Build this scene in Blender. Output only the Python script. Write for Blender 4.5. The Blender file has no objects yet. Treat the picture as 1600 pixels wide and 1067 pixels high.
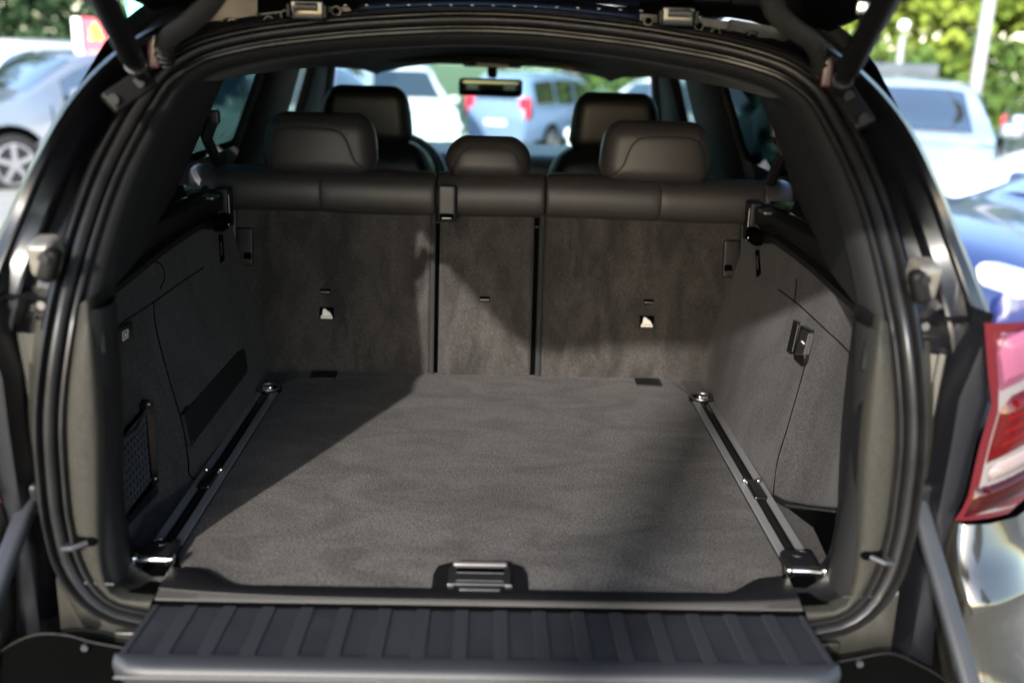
import bpy, math, random
import numpy as np
from mathutils import Vector, Matrix
R_ = math.radians
random.seed(7)
rng = np.random.default_rng(7)
S = bpy.context.scene
COL = S.collection

# ------------------------------------------------------------------ camera
CAM = np.array([0.0, -1.24, 1.60]); FPX = 1556.0; PW, PH = 1600.0, 1067.0
def cam_basis(yaw, pitch, roll):
    f = np.array([math.sin(yaw)*math.cos(pitch), math.cos(yaw)*math.cos(pitch), -math.sin(pitch)])
    r = np.array([math.cos(yaw), -math.sin(yaw), 0.0]); u = np.cross(r, f)
    return f, r*math.cos(roll)+u*math.sin(roll), u*math.cos(roll)-r*math.sin(roll)
cf, cr, cu = cam_basis(R_(1.47), math.atan(458/FPX), R_(1.75))
cam = bpy.data.cameras.new('camera'); camo = bpy.data.objects.new('camera', cam); COL.objects.link(camo)
M = Matrix(((cr[0], cu[0], -cf[0], CAM[0]), (cr[1], cu[1], -cf[1], CAM[1]), (cr[2], cu[2], -cf[2], CAM[2]), (0, 0, 0, 1)))
camo.matrix_world = M
cam.sensor_width = 36; cam.lens = 35.0; cam.clip_start = .05; cam.clip_end = 500
cam.dof.use_dof = True; cam.dof.focus_distance = 1.95; cam.dof.aperture_fstop = 2.0
S.camera = camo

# ------------------------------------------------------------------ light
SUN_AZ = R_(21.0)      # light travels towards (+sin, +cos)
SUN_EL = R_(24.0)
world = bpy.data.worlds.new('World'); S.world = world; world.use_nodes = True
wn = world.node_tree.nodes; wl = world.node_tree.links
for n in list(wn): wn.remove(n)
sky = wn.new('ShaderNodeTexSky'); sky.sky_type = 'NISHITA'; sky.sun_disc = False
sky.sun_elevation = SUN_EL
# sun stands at world direction (-sin az, -cos az)
sky.sun_rotation = math.atan2(-math.sin(SUN_AZ), -math.cos(SUN_AZ)) % (2*math.pi)
bg = wn.new('ShaderNodeBackground'); bg.inputs['Strength'].default_value = 0.15
wo = wn.new('ShaderNodeOutputWorld')
wl.new(sky.outputs[0], bg.inputs['Color']); wl.new(bg.outputs[0], wo.inputs['Surface'])
sun = bpy.data.lights.new('sun', 'SUN'); sun.energy = 2.1; sun.angle = R_(0.9); sun.color = (1.0, .96, .90)
suno = bpy.data.objects.new('sun', sun); COL.objects.link(suno)
sd = Vector((math.sin(SUN_AZ)*math.cos(SUN_EL), math.cos(SUN_AZ)*math.cos(SUN_EL), -math.sin(SUN_EL)))
suno.rotation_euler = sd.to_track_quat('-Z', 'Y').to_euler(); suno.location = (-6, -14, 8)
S.view_settings.view_transform = 'Standard'; S.view_settings.look = 'None'
S.view_settings.exposure = 2.6; S.view_settings.gamma = 1; S.view_settings.use_curve_mapping = False
S.cycles.use_denoising = True; S.cycles.max_bounces = 8; S.cycles.transparent_max_bounces = 16
S.cycles.sample_clamp_indirect = 6

# ------------------------------------------------------------------ photo measuring helpers
def ray(px, py): 
    d = cf*FPX + cr*(px-PW/2) - cu*(py-PH/2); return d/np.linalg.norm(d)
def at(px, py, **k):
    d = ray(px, py); (ax, v), = k.items(); i = 'xyz'.index(ax)
    return CAM + d*((v-CAM[i])/d[i])
def at_wall(px, py, off=0.0):
    """where a line of sight meets the inner side wall above the belt"""
    d = ray(px, py); s = -1 if d[0] < 0 else 1
    lo, hi = .3, 6.0
    for _ in range(50):
        m = (lo+hi)/2; p = CAM+d*m
        if abs(p[0]) < wall_x(p[2])-off: lo = m
        else: hi = m
    return CAM+d*lo
def wall_x(z): return .72-.42*(z-1.22)

# ------------------------------------------------------------------ materials
def new_mat(name):
    m = bpy.data.materials.new(name); m.use_nodes = True
    nt = m.node_tree; return m, nt, nt.nodes['Principled BSDF']
def MAT(name, c1, rough=.5, metal=0.0, coat=0.0, c2=None, nscale=20, detail=4, bump=0, bscale=200, bdist=.001, spec=.5,
        sheen=0, trans=0, rvar=0, stretch=None, c3=None, n3=6, emit=None):
    m, nt, b = new_mat(name); N = nt.nodes; L = nt.links
    b.inputs['Roughness'].default_value = rough; b.inputs['Metallic'].default_value = metal
    b.inputs['Coat Weight'].default_value = coat; b.inputs['Coat Roughness'].default_value = .04
    b.inputs['Specular IOR Level'].default_value = spec; b.inputs['Sheen Weight'].default_value = sheen
    b.inputs['Transmission Weight'].default_value = trans
    b.inputs['Base Color'].default_value = (*c1, 1)
    tc = N.new('ShaderNodeTexCoord'); vec = tc.outputs['Object']
    if stretch:
        mp = N.new('ShaderNodeMapping'); mp.inputs['Scale'].default_value = stretch
        L.new(vec, mp.inputs['Vector']); vec = mp.outputs[0]
    if c2:
        n = N.new('ShaderNodeTexNoise'); n.inputs['Scale'].default_value = nscale; n.inputs['Detail'].default_value = detail
        n.inputs['Distortion'].default_value = .6
        r = N.new('ShaderNodeValToRGB'); r.color_ramp.elements[0].position = .32; r.color_ramp.elements[1].position = .68
        r.color_ramp.elements[0].color = (*c1, 1); r.color_ramp.elements[1].color = (*c2, 1)
        L.new(vec, n.inputs['Vector']); L.new(n.outputs['Fac'], r.inputs[0]); out = r.outputs[0]
        if c3:
            n2 = N.new('ShaderNodeTexNoise'); n2.inputs['Scale'].default_value = n3; n2.inputs['Detail'].default_value = 3
            n2.inputs['Distortion'].default_value = 1.2
            r2 = N.new('ShaderNodeValToRGB'); r2.color_ramp.elements[0].position = .4; r2.color_ramp.elements[1].position = .62
            r2.color_ramp.elements[0].color = (1, 1, 1, 1); r2.color_ramp.elements[1].color = (*c3, 1)
            mx = N.new('ShaderNodeMix'); mx.data_type = 'RGBA'; mx.blend_type = 'MULTIPLY'; mx.inputs[0].default_value = 1
            L.new(vec, n2.inputs['Vector']); L.new(n2.outputs['Fac'], r2.inputs[0])
            L.new(out, mx.inputs[6]); L.new(r2.outputs[0], mx.inputs[7]); out = mx.outputs[2]
        L.new(out, b.inputs['Base Color'])
    if rvar:
        n = N.new('ShaderNodeTexNoise'); n.inputs['Scale'].default_value = 14; n.inputs['Detail'].default_value = 6
        mr = N.new('ShaderNodeMapRange'); mr.inputs[3].default_value = rough-rvar; mr.inputs[4].default_value = rough+rvar
        mr.inputs[1].default_value = .3; mr.inputs[2].default_value = .7
        L.new(vec, n.inputs['Vector']); L.new(n.outputs['Fac'], mr.inputs[0]); L.new(mr.outputs[0], b.inputs['Roughness'])
    if bump:
        n = N.new('ShaderNodeTexNoise'); n.inputs['Scale'].default_value = bscale; n.inputs['Detail'].default_value = 3
        bp = N.new('ShaderNodeBump'); bp.inputs['Strength'].default_value = bump; bp.inputs['Distance'].default_value = bdist
        L.new(tc.outputs['Object'], n.inputs['Vector']); L.new(n.outputs['Fac'], bp.inputs['Height']); L.new(bp.outputs[0], b.inputs['Normal'])
    return m
def GLASS(name, tint, gloss=.06, rough=0.0):
    m = bpy.data.materials.new(name); m.use_nodes = True; nt = m.node_tree; N = nt.nodes; L = nt.links
    N.remove(N['Principled BSDF']); out = N['Material Output']
    t = N.new('ShaderNodeBsdfTransparent'); t.inputs[0].default_value = (*tint, 1)
    g = N.new('ShaderNodeBsdfGlossy'); g.inputs['Roughness'].default_value = rough
    lw = N.new('ShaderNodeLayerWeight'); lw.inputs['Blend'].default_value = .5
    pw = N.new('ShaderNodeMath'); pw.operation = 'POWER'; pw.inputs[1].default_value = 4.0; L.new(lw.outputs['Facing'], pw.inputs[0])
    fr = N.new('ShaderNodeMapRange'); fr.inputs[3].default_value = .03; fr.inputs[4].default_value = .7; L.new(pw.outputs[0], fr.inputs[0])
    mx = N.new('ShaderNodeMixShader'); L.new(fr.outputs[0], mx.inputs[0]); L.new(t.outputs[0], mx.inputs[1]); L.new(g.outputs[0], mx.inputs[2])
    L.new(mx.outputs[0], out.inputs['Surface']); return m

def carpet(name, base, var=.35, nap=9.0, stretch=(1, 1, 1), fine=900):
    """suede-like boot carpet: brushed nap swirls, fine fibre speckle"""
    m, nt, b = new_mat(name); N = nt.nodes; L = nt.links
    tc = N.new('ShaderNodeTexCoord'); mp = N.new('ShaderNodeMapping'); mp.inputs['Scale'].default_value = stretch
    mp.inputs['Rotation'].default_value = (.35, .5, .6)
    L.new(tc.outputs['Object'], mp.inputs['Vector'])
    n1 = N.new('ShaderNodeTexNoise'); n1.inputs['Scale'].default_value = nap; n1.inputs['Detail'].default_value = 2.5; n1.inputs['Distortion'].default_value = .9
    n1.inputs['Roughness'].default_value = .55
    n2 = N.new('ShaderNodeTexNoise'); n2.inputs['Scale'].default_value = fine; n2.inputs['Detail'].default_value = 2
    n3 = N.new('ShaderNodeTexNoise'); n3.inputs['Scale'].default_value = 130; n3.inputs['Detail'].default_value = 3
    L.new(mp.outputs[0], n1.inputs['Vector'])
    for n in (n2, n3): L.new(tc.outputs['Object'], n.inputs['Vector'])
    def mr(src, a, b_, lo=.3, hi=.7):
        q = N.new('ShaderNodeMapRange'); q.inputs[1].default_value = lo; q.inputs[2].default_value = hi
        q.inputs[3].default_value = a; q.inputs[4].default_value = b_; L.new(src, q.inputs[0]); return q.outputs[0]
    def mul(a, c):
        q = N.new('ShaderNodeMath'); q.operation = 'MULTIPLY'; L.new(a, q.inputs[0]); L.new(c, q.inputs[1]); return q.outputs[0]
    f = mul(mul(mr(n1.outputs['Fac'], 1-var, 1+var, .36, .64), mr(n2.outputs['Fac'], .3, 1.7)), mr(n3.outputs['Fac'], .88, 1.12))
    vm = N.new('ShaderNodeVectorMath'); vm.operation = 'SCALE'; vm.inputs[0].default_value = base
    L.new(f, vm.inputs['Scale']); L.new(vm.outputs[0], b.inputs['Base Color'])
    b.inputs['Roughness'].default_value = .95; b.inputs['Specular IOR Level'].default_value = .12
    b.inputs['Sheen Weight'].default_value = .04; b.inputs['Sheen Roughness'].default_value = .5
    bp = N.new('ShaderNodeBump'); bp.inputs['Strength'].default_value = .5; bp.inputs['Distance'].default_value = .001
    L.new(n2.outputs['Fac'], bp.inputs['Height'])
    bp2 = N.new('ShaderNodeBump'); bp2.inputs['Strength'].default_value = .12; bp2.inputs['Distance'].default_value = .006
    L.new(n1.outputs['Fac'], bp2.inputs['Height']); L.new(bp.outputs[0], bp2.inputs['Normal'])
    L.new(bp2.outputs[0], b.inputs['Normal']); return m

m_floor = carpet('floor_carpet', (.0315, .0287, .0265), .24, 7, (1, 1.8, 1), 330)
m_seatc = carpet('seat_carpet', (.0215, .0196, .0184), .30, 7, (2.4, 1, .9), 560)
m_sidec = carpet('side_carpet', (.0205, .0187, .0182), .2, 6, (1, 1.5, 1), 380)
m_leather = MAT('leather', (.0155, .0142, .0142), .5, spec=.35, bump=.3, bscale=380, bdist=.0008, c2=(.019, .0175, .0175), nscale=12)
m_leather_lit = MAT('leather_lit', (.0185, .0168, .0166), .5, spec=.35, bump=.3, bscale=380, bdist=.0008)  # same leather, colour lightened for the face turned to the light
m_leather_dark = MAT('leather_dark', (.004, .0041, .0045), .5, bump=.2, bscale=420, bdist=.0006)
m_stitch = MAT('stitching', (.05, .042, .04), .8, bump=.5, bscale=900)
m_black = MAT('black_plastic', (.0035, .0035, .004), .46, bump=.25, bscale=800, bdist=.0004, spec=0.22)
m_trimdark = MAT('pillar_trim', (.006, .0058, .006), .75, bump=.3, bscale=900, bdist=.0005, spec=0.15)
m_gloss = MAT('gloss_black', (.003, .003, .003), .12, rvar=.05)
m_seal = MAT('seal_rubber', (.0045, .0042, .0042), .42, c2=(.0065, .0062, .0062), nscale=30, rvar=.08, spec=0.3)
m_scuff = MAT('scuff_trim', (.0115, .011, .0088), .55, c2=(.024, .0228, .0185), nscale=420, detail=2, bump=.6, bscale=900, bdist=.0006, spec=.12)
m_sill = MAT('sill_edge', (.026, .0245, .023), .55, bump=.4, bscale=700, spec=.15)
m_flap2 = MAT('smooth_plastic', (.0062, .0065, .0082), .55, bump=.3, bscale=900, bdist=.0003)
m_flap = MAT('rib_plastic', (.005, .0055, .007), .5, c2=(.007, .0075, .0095), nscale=160, bump=.35, bscale=900, bdist=.0004, rvar=.06)
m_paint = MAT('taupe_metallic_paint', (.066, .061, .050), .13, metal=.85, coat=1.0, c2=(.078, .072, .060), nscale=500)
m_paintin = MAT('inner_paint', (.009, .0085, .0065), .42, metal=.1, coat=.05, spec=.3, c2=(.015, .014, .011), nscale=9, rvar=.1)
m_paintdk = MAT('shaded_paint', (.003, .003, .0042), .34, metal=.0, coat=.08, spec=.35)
m_metal = MAT('bare_metal', (.05, .047, .042), .45, metal=.2, c2=(.014, .013, .012), nscale=22, bump=.3, bscale=60)
m_alu = MAT('rail_aluminium', (.10, .10, .103), .5, metal=.1, bump=.3, bscale=500, stretch=(1, 1, 1))
m_chrome = MAT('chrome', (.75, .74, .72), .12, metal=1.0)
m_steel = MAT('steel', (.16, .155, .15), .33, metal=.9)
m_tube = MAT('stay_tube', (.018, .019, .021), .45, metal=0, rvar=.08, spec=.3)
m_strut = MAT('strut_black', (.0035, .0033, .0032), .5, spec=.12)
m_boot = MAT('corrugated_rubber', (.006, .0056, .005), .6, spec=.15)
m_headl = MAT('headliner', (.035, .034, .032), .95, bump=.4, bscale=600)
m_white = MAT('white_print', (.58, .54, .50), .6)
m_reveal = MAT('red_primer', (.035, .009, .009), .4, coat=.3)
m_net = MAT('net_cord', (.018, .018, .02), .7)
m_dark = MAT('recess_dark', (.0012, .0012, .0012), .95, spec=0)
g_clear = GLASS('windscreen_glass', (.86, .93, .90))
g_tint = GLASS('privacy_glass', (.13, .20, .20))
g_door = GLASS('door_glass', (.45, .55, .52))
m_red = MAT('lens_red', (.42, .008, .02), .12, coat=1.0, c2=(.5, .012, .03), nscale=60)
m_pink = MAT('lens_pink', (.50, .20, .34), .08, coat=1.0, c2=(.34, .06, .2), nscale=22)
m_lensw = MAT('lens_white', (.62, .56, .52), .12, coat=1.0)

# ------------------------------------------------------------------ mesh helpers
def link(name, verts, faces, mat, parent=None, smooth=False, loc=None, auto=None):
    me = bpy.data.meshes.new(name); me.from_pydata([tuple(map(float, v)) for v in verts], [], faces); me.validate(); me.update()
    me.materials.append(mat)
    o = bpy.data.objects.new(name, me); COL.objects.link(o)
    if smooth:
        me.polygons.foreach_set('use_smooth', [True]*len(me.polygons))
        if auto:
            me.set_sharp_from_angle(angle=R_(auto))
    if parent is not None: o.parent = parent
    if loc is not None: o.location = loc
    return o
class MB:
    def __init__(s): s.v = []; s.f = []
    def add(s, v, f):
        n = len(s.v); s.v += [tuple(map(float, p)) for p in v]; s.f += [tuple(i+n for i in q) for q in f]; return s
    def build(s, name, mat, parent=None, smooth=False, auto=None, loc=None): return link(name, s.v, s.f, mat, parent, smooth, loc, auto)
def tag(o, label, cat=None, group=None, kind=None):
    if label: o['label'] = label
    if cat: o['category'] = cat
    if group: o['group'] = group
    if kind: o['kind'] = kind
    return o
def empty(name, loc, rz=0):
    o = bpy.data.objects.new(name, None); COL.objects.link(o); o.location = loc; o.rotation_euler = (0, 0, rz); o.empty_display_size = .1; return o
def g_grid(rows, cu_=False, cv=False):
    """rows: list of equal-length point lists"""
    n, m = len(rows), len(rows[0]); v = [p for r in rows for p in r]; f = []
    for i in range(n if cu_ else n-1):
        for j in range(m if cv else m-1):
            a = i*m+j; b = i*m+(j+1) % m; c = ((i+1) % n)*m+(j+1) % m; d = ((i+1) % n)*m+j
            f.append((a, b, c, d))
    return v, f
def frame_from(d, up=(0, 0, 1)):
    d = np.array(d, float); d /= np.linalg.norm(d); u = np.array(up, float)
    if abs(d@u) > .95*np.linalg.norm(u): u = np.array((1., 0, 0))
    x = np.cross(u, d); x /= np.linalg.norm(x); y = np.cross(d, x); return x, y, d
def g_tube(path, r, n=12, closed=False, caps=True):
    P = [np.array(p, float) for p in path]; k = len(P); rows = []; prev = None
    rr = r if hasattr(r, '__len__') else [r]*k
    for i in range(k):
        if closed: d = P[(i+1) % k]-P[i-1]
        else: d = P[min(i+1, k-1)]-P[max(i-1, 0)]
        d = d/np.linalg.norm(d)
        if prev is None: x, y, _ = frame_from(d)
        else:
            x = prev-d*(prev@d); x /= np.linalg.norm(x); y = np.cross(d, x)
        prev = x
        rows.append([P[i]+rr[i]*(x*math.cos(t)+y*math.sin(t)) for t in np.linspace(0, 2*math.pi, n, endpoint=False)])
    v, f = g_grid(rows, cu_=closed, cv=True)
    if caps and not closed: f += [tuple(range(n))[::-1], tuple((k-1)*n+i for i in range(n))]
    return v, f
def g_box(c, s, ax=None):
    ax = ax if ax is not None else np.eye(3); c = np.array(c, float); v = []
    for i in (-1, 1):
        for j in (-1, 1):
            for k in (-1, 1): v.append(c+ax[0]*i*s[0]/2+ax[1]*j*s[1]/2+ax[2]*k*s[2]/2)
    return v, [(0, 1, 3, 2), (4, 6, 7, 5), (0, 4, 5, 1), (2, 3, 7, 6), (0, 2, 6, 4), (1, 5, 7, 3)]
def g_rbox(c, s, r, n=4, ax=None, fn=None):
    """rounded box"""
    ax = ax if ax is not None else np.eye(3); c = np.array(c, float); h = np.array(s, float)/2; r = min(r, min(h)*.999)
    tt = []
    coords = []
    for a in range(3):
        inner = h[a]-r
        th = np.linspace(0, math.pi/4, n+1)
        low = [-(h[a]-r)-r*math.tan(t) for t in th[::-1]]
        hi = [(h[a]-r)+r*math.tan(t) for t in th]
        mid = list(np.linspace(-inner, inner, 4)[1:-1]) if inner > 1e-6 else []
        if inner <= 1e-6: hi = hi[1:]
        coords.append(low+mid+hi)
    V = []; F = []; idx = {}
    def vid(p):
        k = (round(p[0], 6), round(p[1], 6), round(p[2], 6))
        if k not in idx:
            q = np.array(p); cl = np.clip(q, -(h-r), h-r); d = q-cl; L = np.linalg.norm(d)
            w = cl+d/L*r if L > 1e-9 else q
            if fn is not None: w = fn(w)
            idx[k] = len(V); V.append(c+ax[0]*w[0]+ax[1]*w[1]+ax[2]*w[2])
        return idx[k]
    for a in range(3):
        b, d = (a+1) % 3, (a+2) % 3
        for sgn in (-1, 1):
            for i in range(len(coords[b])-1):
                for j in range(len(coords[d])-1):
                    q = []
                    for (ii, jj) in ((i, j), (i+1, j), (i+1, j+1), (i, j+1)):
                        p = [0, 0, 0]; p[a] = sgn*h[a]; p[b] = coords[b][ii]; p[d] = coords[d][jj]; q.append(vid(p))
                    F.append(tuple(q if sgn > 0 else q[::-1]))
    return V, F
def g_cyl(a, b, r, n=16, r2=None): return g_tube([a, b], [r, r if r2 is None else r2], n)
def g_prism(poly, d, bev=0.0):
    """poly: 3D coplanar points; d: extrusion vector (back); front edge bevelled inward by bev"""
    P = [np.array(p, float) for p in poly]; d = np.array(d, float); n = len(P); L = np.linalg.norm(d); dn = d/L
    if bev:
        c = sum(P)/n; ins = []
        for i in range(n):
            e1 = P[i]-P[i-1]; e2 = P[(i+1) % n]-P[i]
            n1 = np.cross(dn, e1); n1 /= (np.linalg.norm(n1)+1e-12); n2 = np.cross(dn, e2); n2 /= (np.linalg.norm(n2)+1e-12)
            m = n1+n2; m /= (np.linalg.norm(m)+1e-12)
            if m@(c-P[i]) < 0 and n < 7: m = -m
            ins.append(m)
        # orientation
        area = sum(np.cross(P[i]-c, P[(i+1) % n]-c)@dn for i in range(n))
        sg = 1 if area > 0 else -1
        if n >= 7: ins = [m*sg for m in ins]
        rows = [[P[i]+ins[i]*bev for i in range(n)], [P[i]+dn*bev*.35+ins[i]*bev*.3 for i in range(n)], [P[i]+dn*bev for i in range(n)], [p+d for p in P]]
    else: rows = [P, [p+d for p in P]]
    v, f = g_grid(rows, cv=True); k = len(rows)
    f += [tuple(range(n))[::-1], tuple((k-1)*n+i for i in range(n))]
    return v, f
def spline(ctrl, n, closed=False):
    """centripetal-ish Catmull-Rom resampled by length"""
    C = [np.array(c, float) for c in ctrl]; pts = []; k = len(C)
    segs = k if closed else k-1
    for i in range(segs):
        p0 = C[i-1] if (closed or i > 0) else 2*C[0]-C[1]
        p1 = C[i]; p2 = C[(i+1) % k]
        p3 = C[(i+2) % k] if (closed or i+2 < k) else 2*C[-1]-C[-2]
        for t in np.linspace(0, 1, 12, endpoint=False):
            pts.append(.5*((2*p1)+(-p0+p2)*t+(2*p0-5*p1+4*p2-p3)*t*t+(-p0+3*p1-3*p2+p3)*t**3))
    if closed: pts.append(pts[0])
    else: pts.append(C[-1])
    P = np.array(pts); d = np.r_[0, np.cumsum(np.linalg.norm(np.diff(P, axis=0), axis=1))]
    s = np.linspace(0, d[-1], n, endpoint=not closed)
    return [np.array([np.interp(x, d, P[:, a]) for a in range(P.shape[1])]) for x in s]

# ================================================================== THE SETTING
m_asph = MAT('asphalt', (.19, .18, .155), .85, c2=(.24, .23, .20), nscale=3, bump=.6, bscale=90, bdist=.006)
m_line = MAT('road_paint', (.55, .55, .52), .7, c2=(.42, .42, .40), nscale=14)
m_grass = MAT('grass_ground', (.05, .09, .02), .9, c2=(.08, .13, .03), nscale=2)
def gz(y): return -.035*max(0, min(y, 30)-8.5)
g = MB(); g.add(*g_grid([[(x, y, gz(y)) for x in (-150, 0, 150)] for y in (-150, 8.5, 19.25, 30, 150)]))
tag(g.build('ground', m_grass), 'grassy ground reaching out beyond the car park', kind='structure')
g = MB(); g.add(*g_grid([[(x, y, gz(y)+.02) for x in (-34, 0, 34)] for y in (-28, 8.5, 19.25, 22)]))
park = tag(g.build('car_park', m_asph), 'pale worn paving of the car park', kind='structure')
for i in range(-4, 6):
    x = i*2.6-1.3
    for (y0, y1) in ((-.3, 4.6), (8.6, 13.2)):
        g = MB(); g.add([(x-.05, y0, gz(y0)+.024), (x+.05, y0, gz(y0)+.024), (x+.05, y1, gz(y1)+.024), (x-.05, y1, gz(y1)+.024)], [(0, 1, 2, 3)])
        o = g.build('bay_line', m_line, park)
k = MB(); k.add(*g_box((0, 22.1, gz(22)+.05), (68, .2, .18)))
tag(k.build('kerb', MAT('kerb_stone', (.3, .3, .28), .8)), 'pale kerb along the far edge of the car park', kind='structure')

# ------------------------------------------------------------------ trees
m_bark = MAT('bark', (.07, .055, .04), .9, c2=(.12, .1, .08), nscale=14, bump=.6, bscale=40, bdist=.02)
m_leaf = {'dark': MAT('leaf_dark', (.02, .042, .02), .9, c2=(.035, .065, .03), nscale=.9, spec=.08),
          'lime': MAT('leaf_lime', (.075, .13, .018), .9, c2=(.15, .19, .03), nscale=.7, spec=.08),
          'mid': MAT('leaf_mid', (.04, .085, .02), .9, c2=(.08, .12, .03), nscale=.8, spec=.08)}
for m in m_leaf.values():
    pass
def tree(loc, h, cr_, kind, label, group, trunk_r=.16, crown_base=.3, n=5200, leaf=.22, squash=1.0):
    root = tag(empty('tree', loc), label, 'tree', group)
    t = MB(); bend = rng.uniform(-.3, .3, 2)
    top = np.array([bend[0], bend[1], h*.8])
    t.add(*g_tube([(0, 0, -.1), (bend[0]*.2, bend[1]*.2, h*.25), (bend[0]*.6, bend[1]*.6, h*.5), top], [trunk_r*1.25, trunk_r, trunk_r*.7, trunk_r*.15], 10))
    for i in range(7):
        z = h*rng.uniform(crown_base+.04, max(.72, crown_base+.15)); a = rng.uniform(0, 6.28); L = cr_*rng.uniform(.5, .85)
        b0 = np.array([bend[0]*z/h, bend[1]*z/h, z]); b1 = b0+np.array([math.cos(a)*L*.5, math.sin(a)*L*.5, L*.35]); b2 = b0+np.array([math.cos(a)*L, math.sin(a)*L, L*.8])
        t.add(*g_tube([b0, b1, b2], [trunk_r*.4, trunk_r*.25, trunk_r*.08], 6))
    t.build('trunk', m_bark, root, True)
    # crown of leaf faces gathered in clumps
    nc = 70; cz = h*(crown_base+1)/2; hz = h*(1-crown_base)/2
    cl = rng.normal(size=(nc, 3)); cl /= np.linalg.norm(cl, axis=1)[:, None]; cl *= (rng.uniform(.25, 1, (nc, 1))**.5)
    cl = cl*np.array([cr_*.82, cr_*.82, hz*.88*squash])+np.array([0, 0, cz]); cl += rng.normal(size=(nc, 3))*cr_*.08
    idx = rng.integers(0, nc, n); cs = rng.uniform(.16, .34, nc)*cr_
    off = rng.normal(size=(n, 3)); off /= np.linalg.norm(off, axis=1)[:, None]
    c = cl[idx]+off*(cs[idx]*rng.uniform(.3, 1.0, n)**.6)[:, None]
    u = rng.normal(size=(n, 3)); u /= np.linalg.norm(u, axis=1)[:, None]; w = np.cross(u, rng.normal(size=(n, 3))); w /= np.linalg.norm(w, axis=1)[:, None]
    s = (leaf*rng.uniform(.6, 1.3, n))[:, None]
    V = np.stack([c-u*s*.5, c+w*s*.3, c+u*s*.5, c-w*s*.3], 1).reshape(-1, 3)
    link('crown', V, [(4*i, 4*i+1, 4*i+2, 4*i+3) for i in range(n)], m_leaf[kind], root)
    return root
TL = [(-13.5, 21, 9, 4.2, 'dark', 'tall dark green tree farthest out to the left of the red sign'),
      (-9.2, 23, 10, 4.0, 'dark', 'dark green tree directly behind the red sign'),
      (-17.5, 25, 10, 4.5, 'dark', 'dark tree at the left picture edge behind the silver hatchback'),
      (-4.0, 27, 9, 4.4, 'mid', 'mid green tree hidden mostly behind the raised tailgate'),
      (2.5, 28, 9, 4.2, 'mid', 'mid green tree behind the cars seen through the windscreen'),
      (8.3, 24, 9.5, 3.5, 'lime', 'lime green tree beside the right gas strut'),
      (11.6, 22, 10, 3.2, 'lime', 'lime green tree just left of the pale lamp post'),
      (14.6, 22.5, 9.5, 3.2, 'mid', 'darker green tree just right of the pale lamp post'),
      (17.4, 23, 9.8, 3.4, 'lime', 'lime green tree at the right picture edge')]
for (x, y, h, c_, kd, lb) in TL:
    tree((x, y+3, gz(y+3)), h+.8, c_*1.08, kd, lb, 'trees along the far edge of the car park', crown_base=.06, n=8000, leaf=.32)
tree((-2.67, -7.6, 0), 11.5, 2.6, 'mid', 'slim unseen tree added behind the open boot for its shadow band', 'trees behind the open boot', trunk_r=.085, crown_base=.64, n=2500)  # added out of view; trunk casts the soft band on the boot floor
tree((5.5, -9.0, 0), 8, 2.6, 'mid', 'broad tree mirrored in the bumper beside the tail lamp', 'trees behind the open boot', n=3500)
tree((9.5, -13.0, 0), 9, 3.2, 'dark', 'dark tree mirrored small in the bumper', 'trees behind the open boot', n=3500)
# hedge in front of the trees
def hedge(x0, x1, y, h, kind, label, n=9000):
    V = []; cx = rng.uniform(x0, x1, n); cz = rng.uniform(0, 1, n)**.8*h*(1+.12*np.sin(cx*1.7)+.06*np.sin(cx*5)); cy = y+rng.normal(size=n)*.35
    c = np.stack([cx, cy, cz], 1); u = rng.normal(size=(n, 3)); u /= np.linalg.norm(u, axis=1)[:, None]; w = np.cross(u, rng.normal(size=(n, 3))); w /= np.linalg.norm(w, axis=1)[:, None]
    s = .3*rng.uniform(.6, 1.3, n)[:, None]
    V = np.stack([c-u*s*.5, c+w*s*.35, c+u*s*.5, c-w*s*.35], 1).reshape(-1, 3)
    o = link('hedge', V, [(4*i, 4*i+1, 4*i+2, 4*i+3) for i in range(n)], m_leaf[kind]); tag(o, label, 'hedge'); return o
hedge(-21, -3, 23.6, 2.5, 'dark', 'dark green hedge behind the red sign and the silver hatchback')
hedge(5, 24, 24.0, 2.0, 'mid', 'bright green hedge behind the pale lamp post', 8000)

# ------------------------------------------------------------------ street furniture
m_pole = MAT('pole_grey', (.26, .26, .26), .5, metal=.2)
pbase = at(1516, 190, y=13.0); ptop = at(1530, 0, y=13.0)
lp = tag(empty('lamp_post', (pbase[0], 13.0, 0)), 'tall pale grey lamp post among the lime green trees', 'lamp post')
k = MB(); k.add(*g_tube([(0, 0, 0), (0, 0, 1.2), (.03, 0, 7.0)], [.11, .09, .055], 14)); k.build('pole', m_pole, lp, True)
k = MB(); k.add(*g_tube([(0, 0, 0), (0, 0, .45)], [.14, .13], 14)); k.build('base', m_pole, lp, True)
k = MB(); k.add(*g_tube([(.03, 0, 6.95), (.03, -.5, 7.35), (.03, -1.2, 7.45)], .035, 8)); k.build('arm', m_pole, lp, True)
k = MB(); k.add(*g_rbox((.03, -1.5, 7.42), (.28, .7, .14), .06)); k.build('lantern', m_pole, lp, True)
p = at(1413, 40, y=15.0)
gl = tag(empty('globe_lamp', (p[0], 15, 0)), 'short post lamp with a white globe behind the silver saloon', 'lamp post')
k = MB(); k.add(*g_tube([(0, 0, 0), (0, 0, p[2]-.15)], [.06, .045], 10)); k.build('pole', m_pole, gl, True)
k = MB(); k.add(*g_rbox((0, 0, p[2]), (.17, .17, .17), .085, 5)); k.build('globe', MAT('globe_white', (.8, .8, .78), .3), gl, True)
k = MB(); k.add(*g_rbox((0, 0, p[2]-.75), (.26, .12, .2), .03)); k.add(*g_rbox((0, 0, p[2]-1.15), (.14, .1, .3), .03)); k.build('sign_box', m_pole, gl, True)
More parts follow.
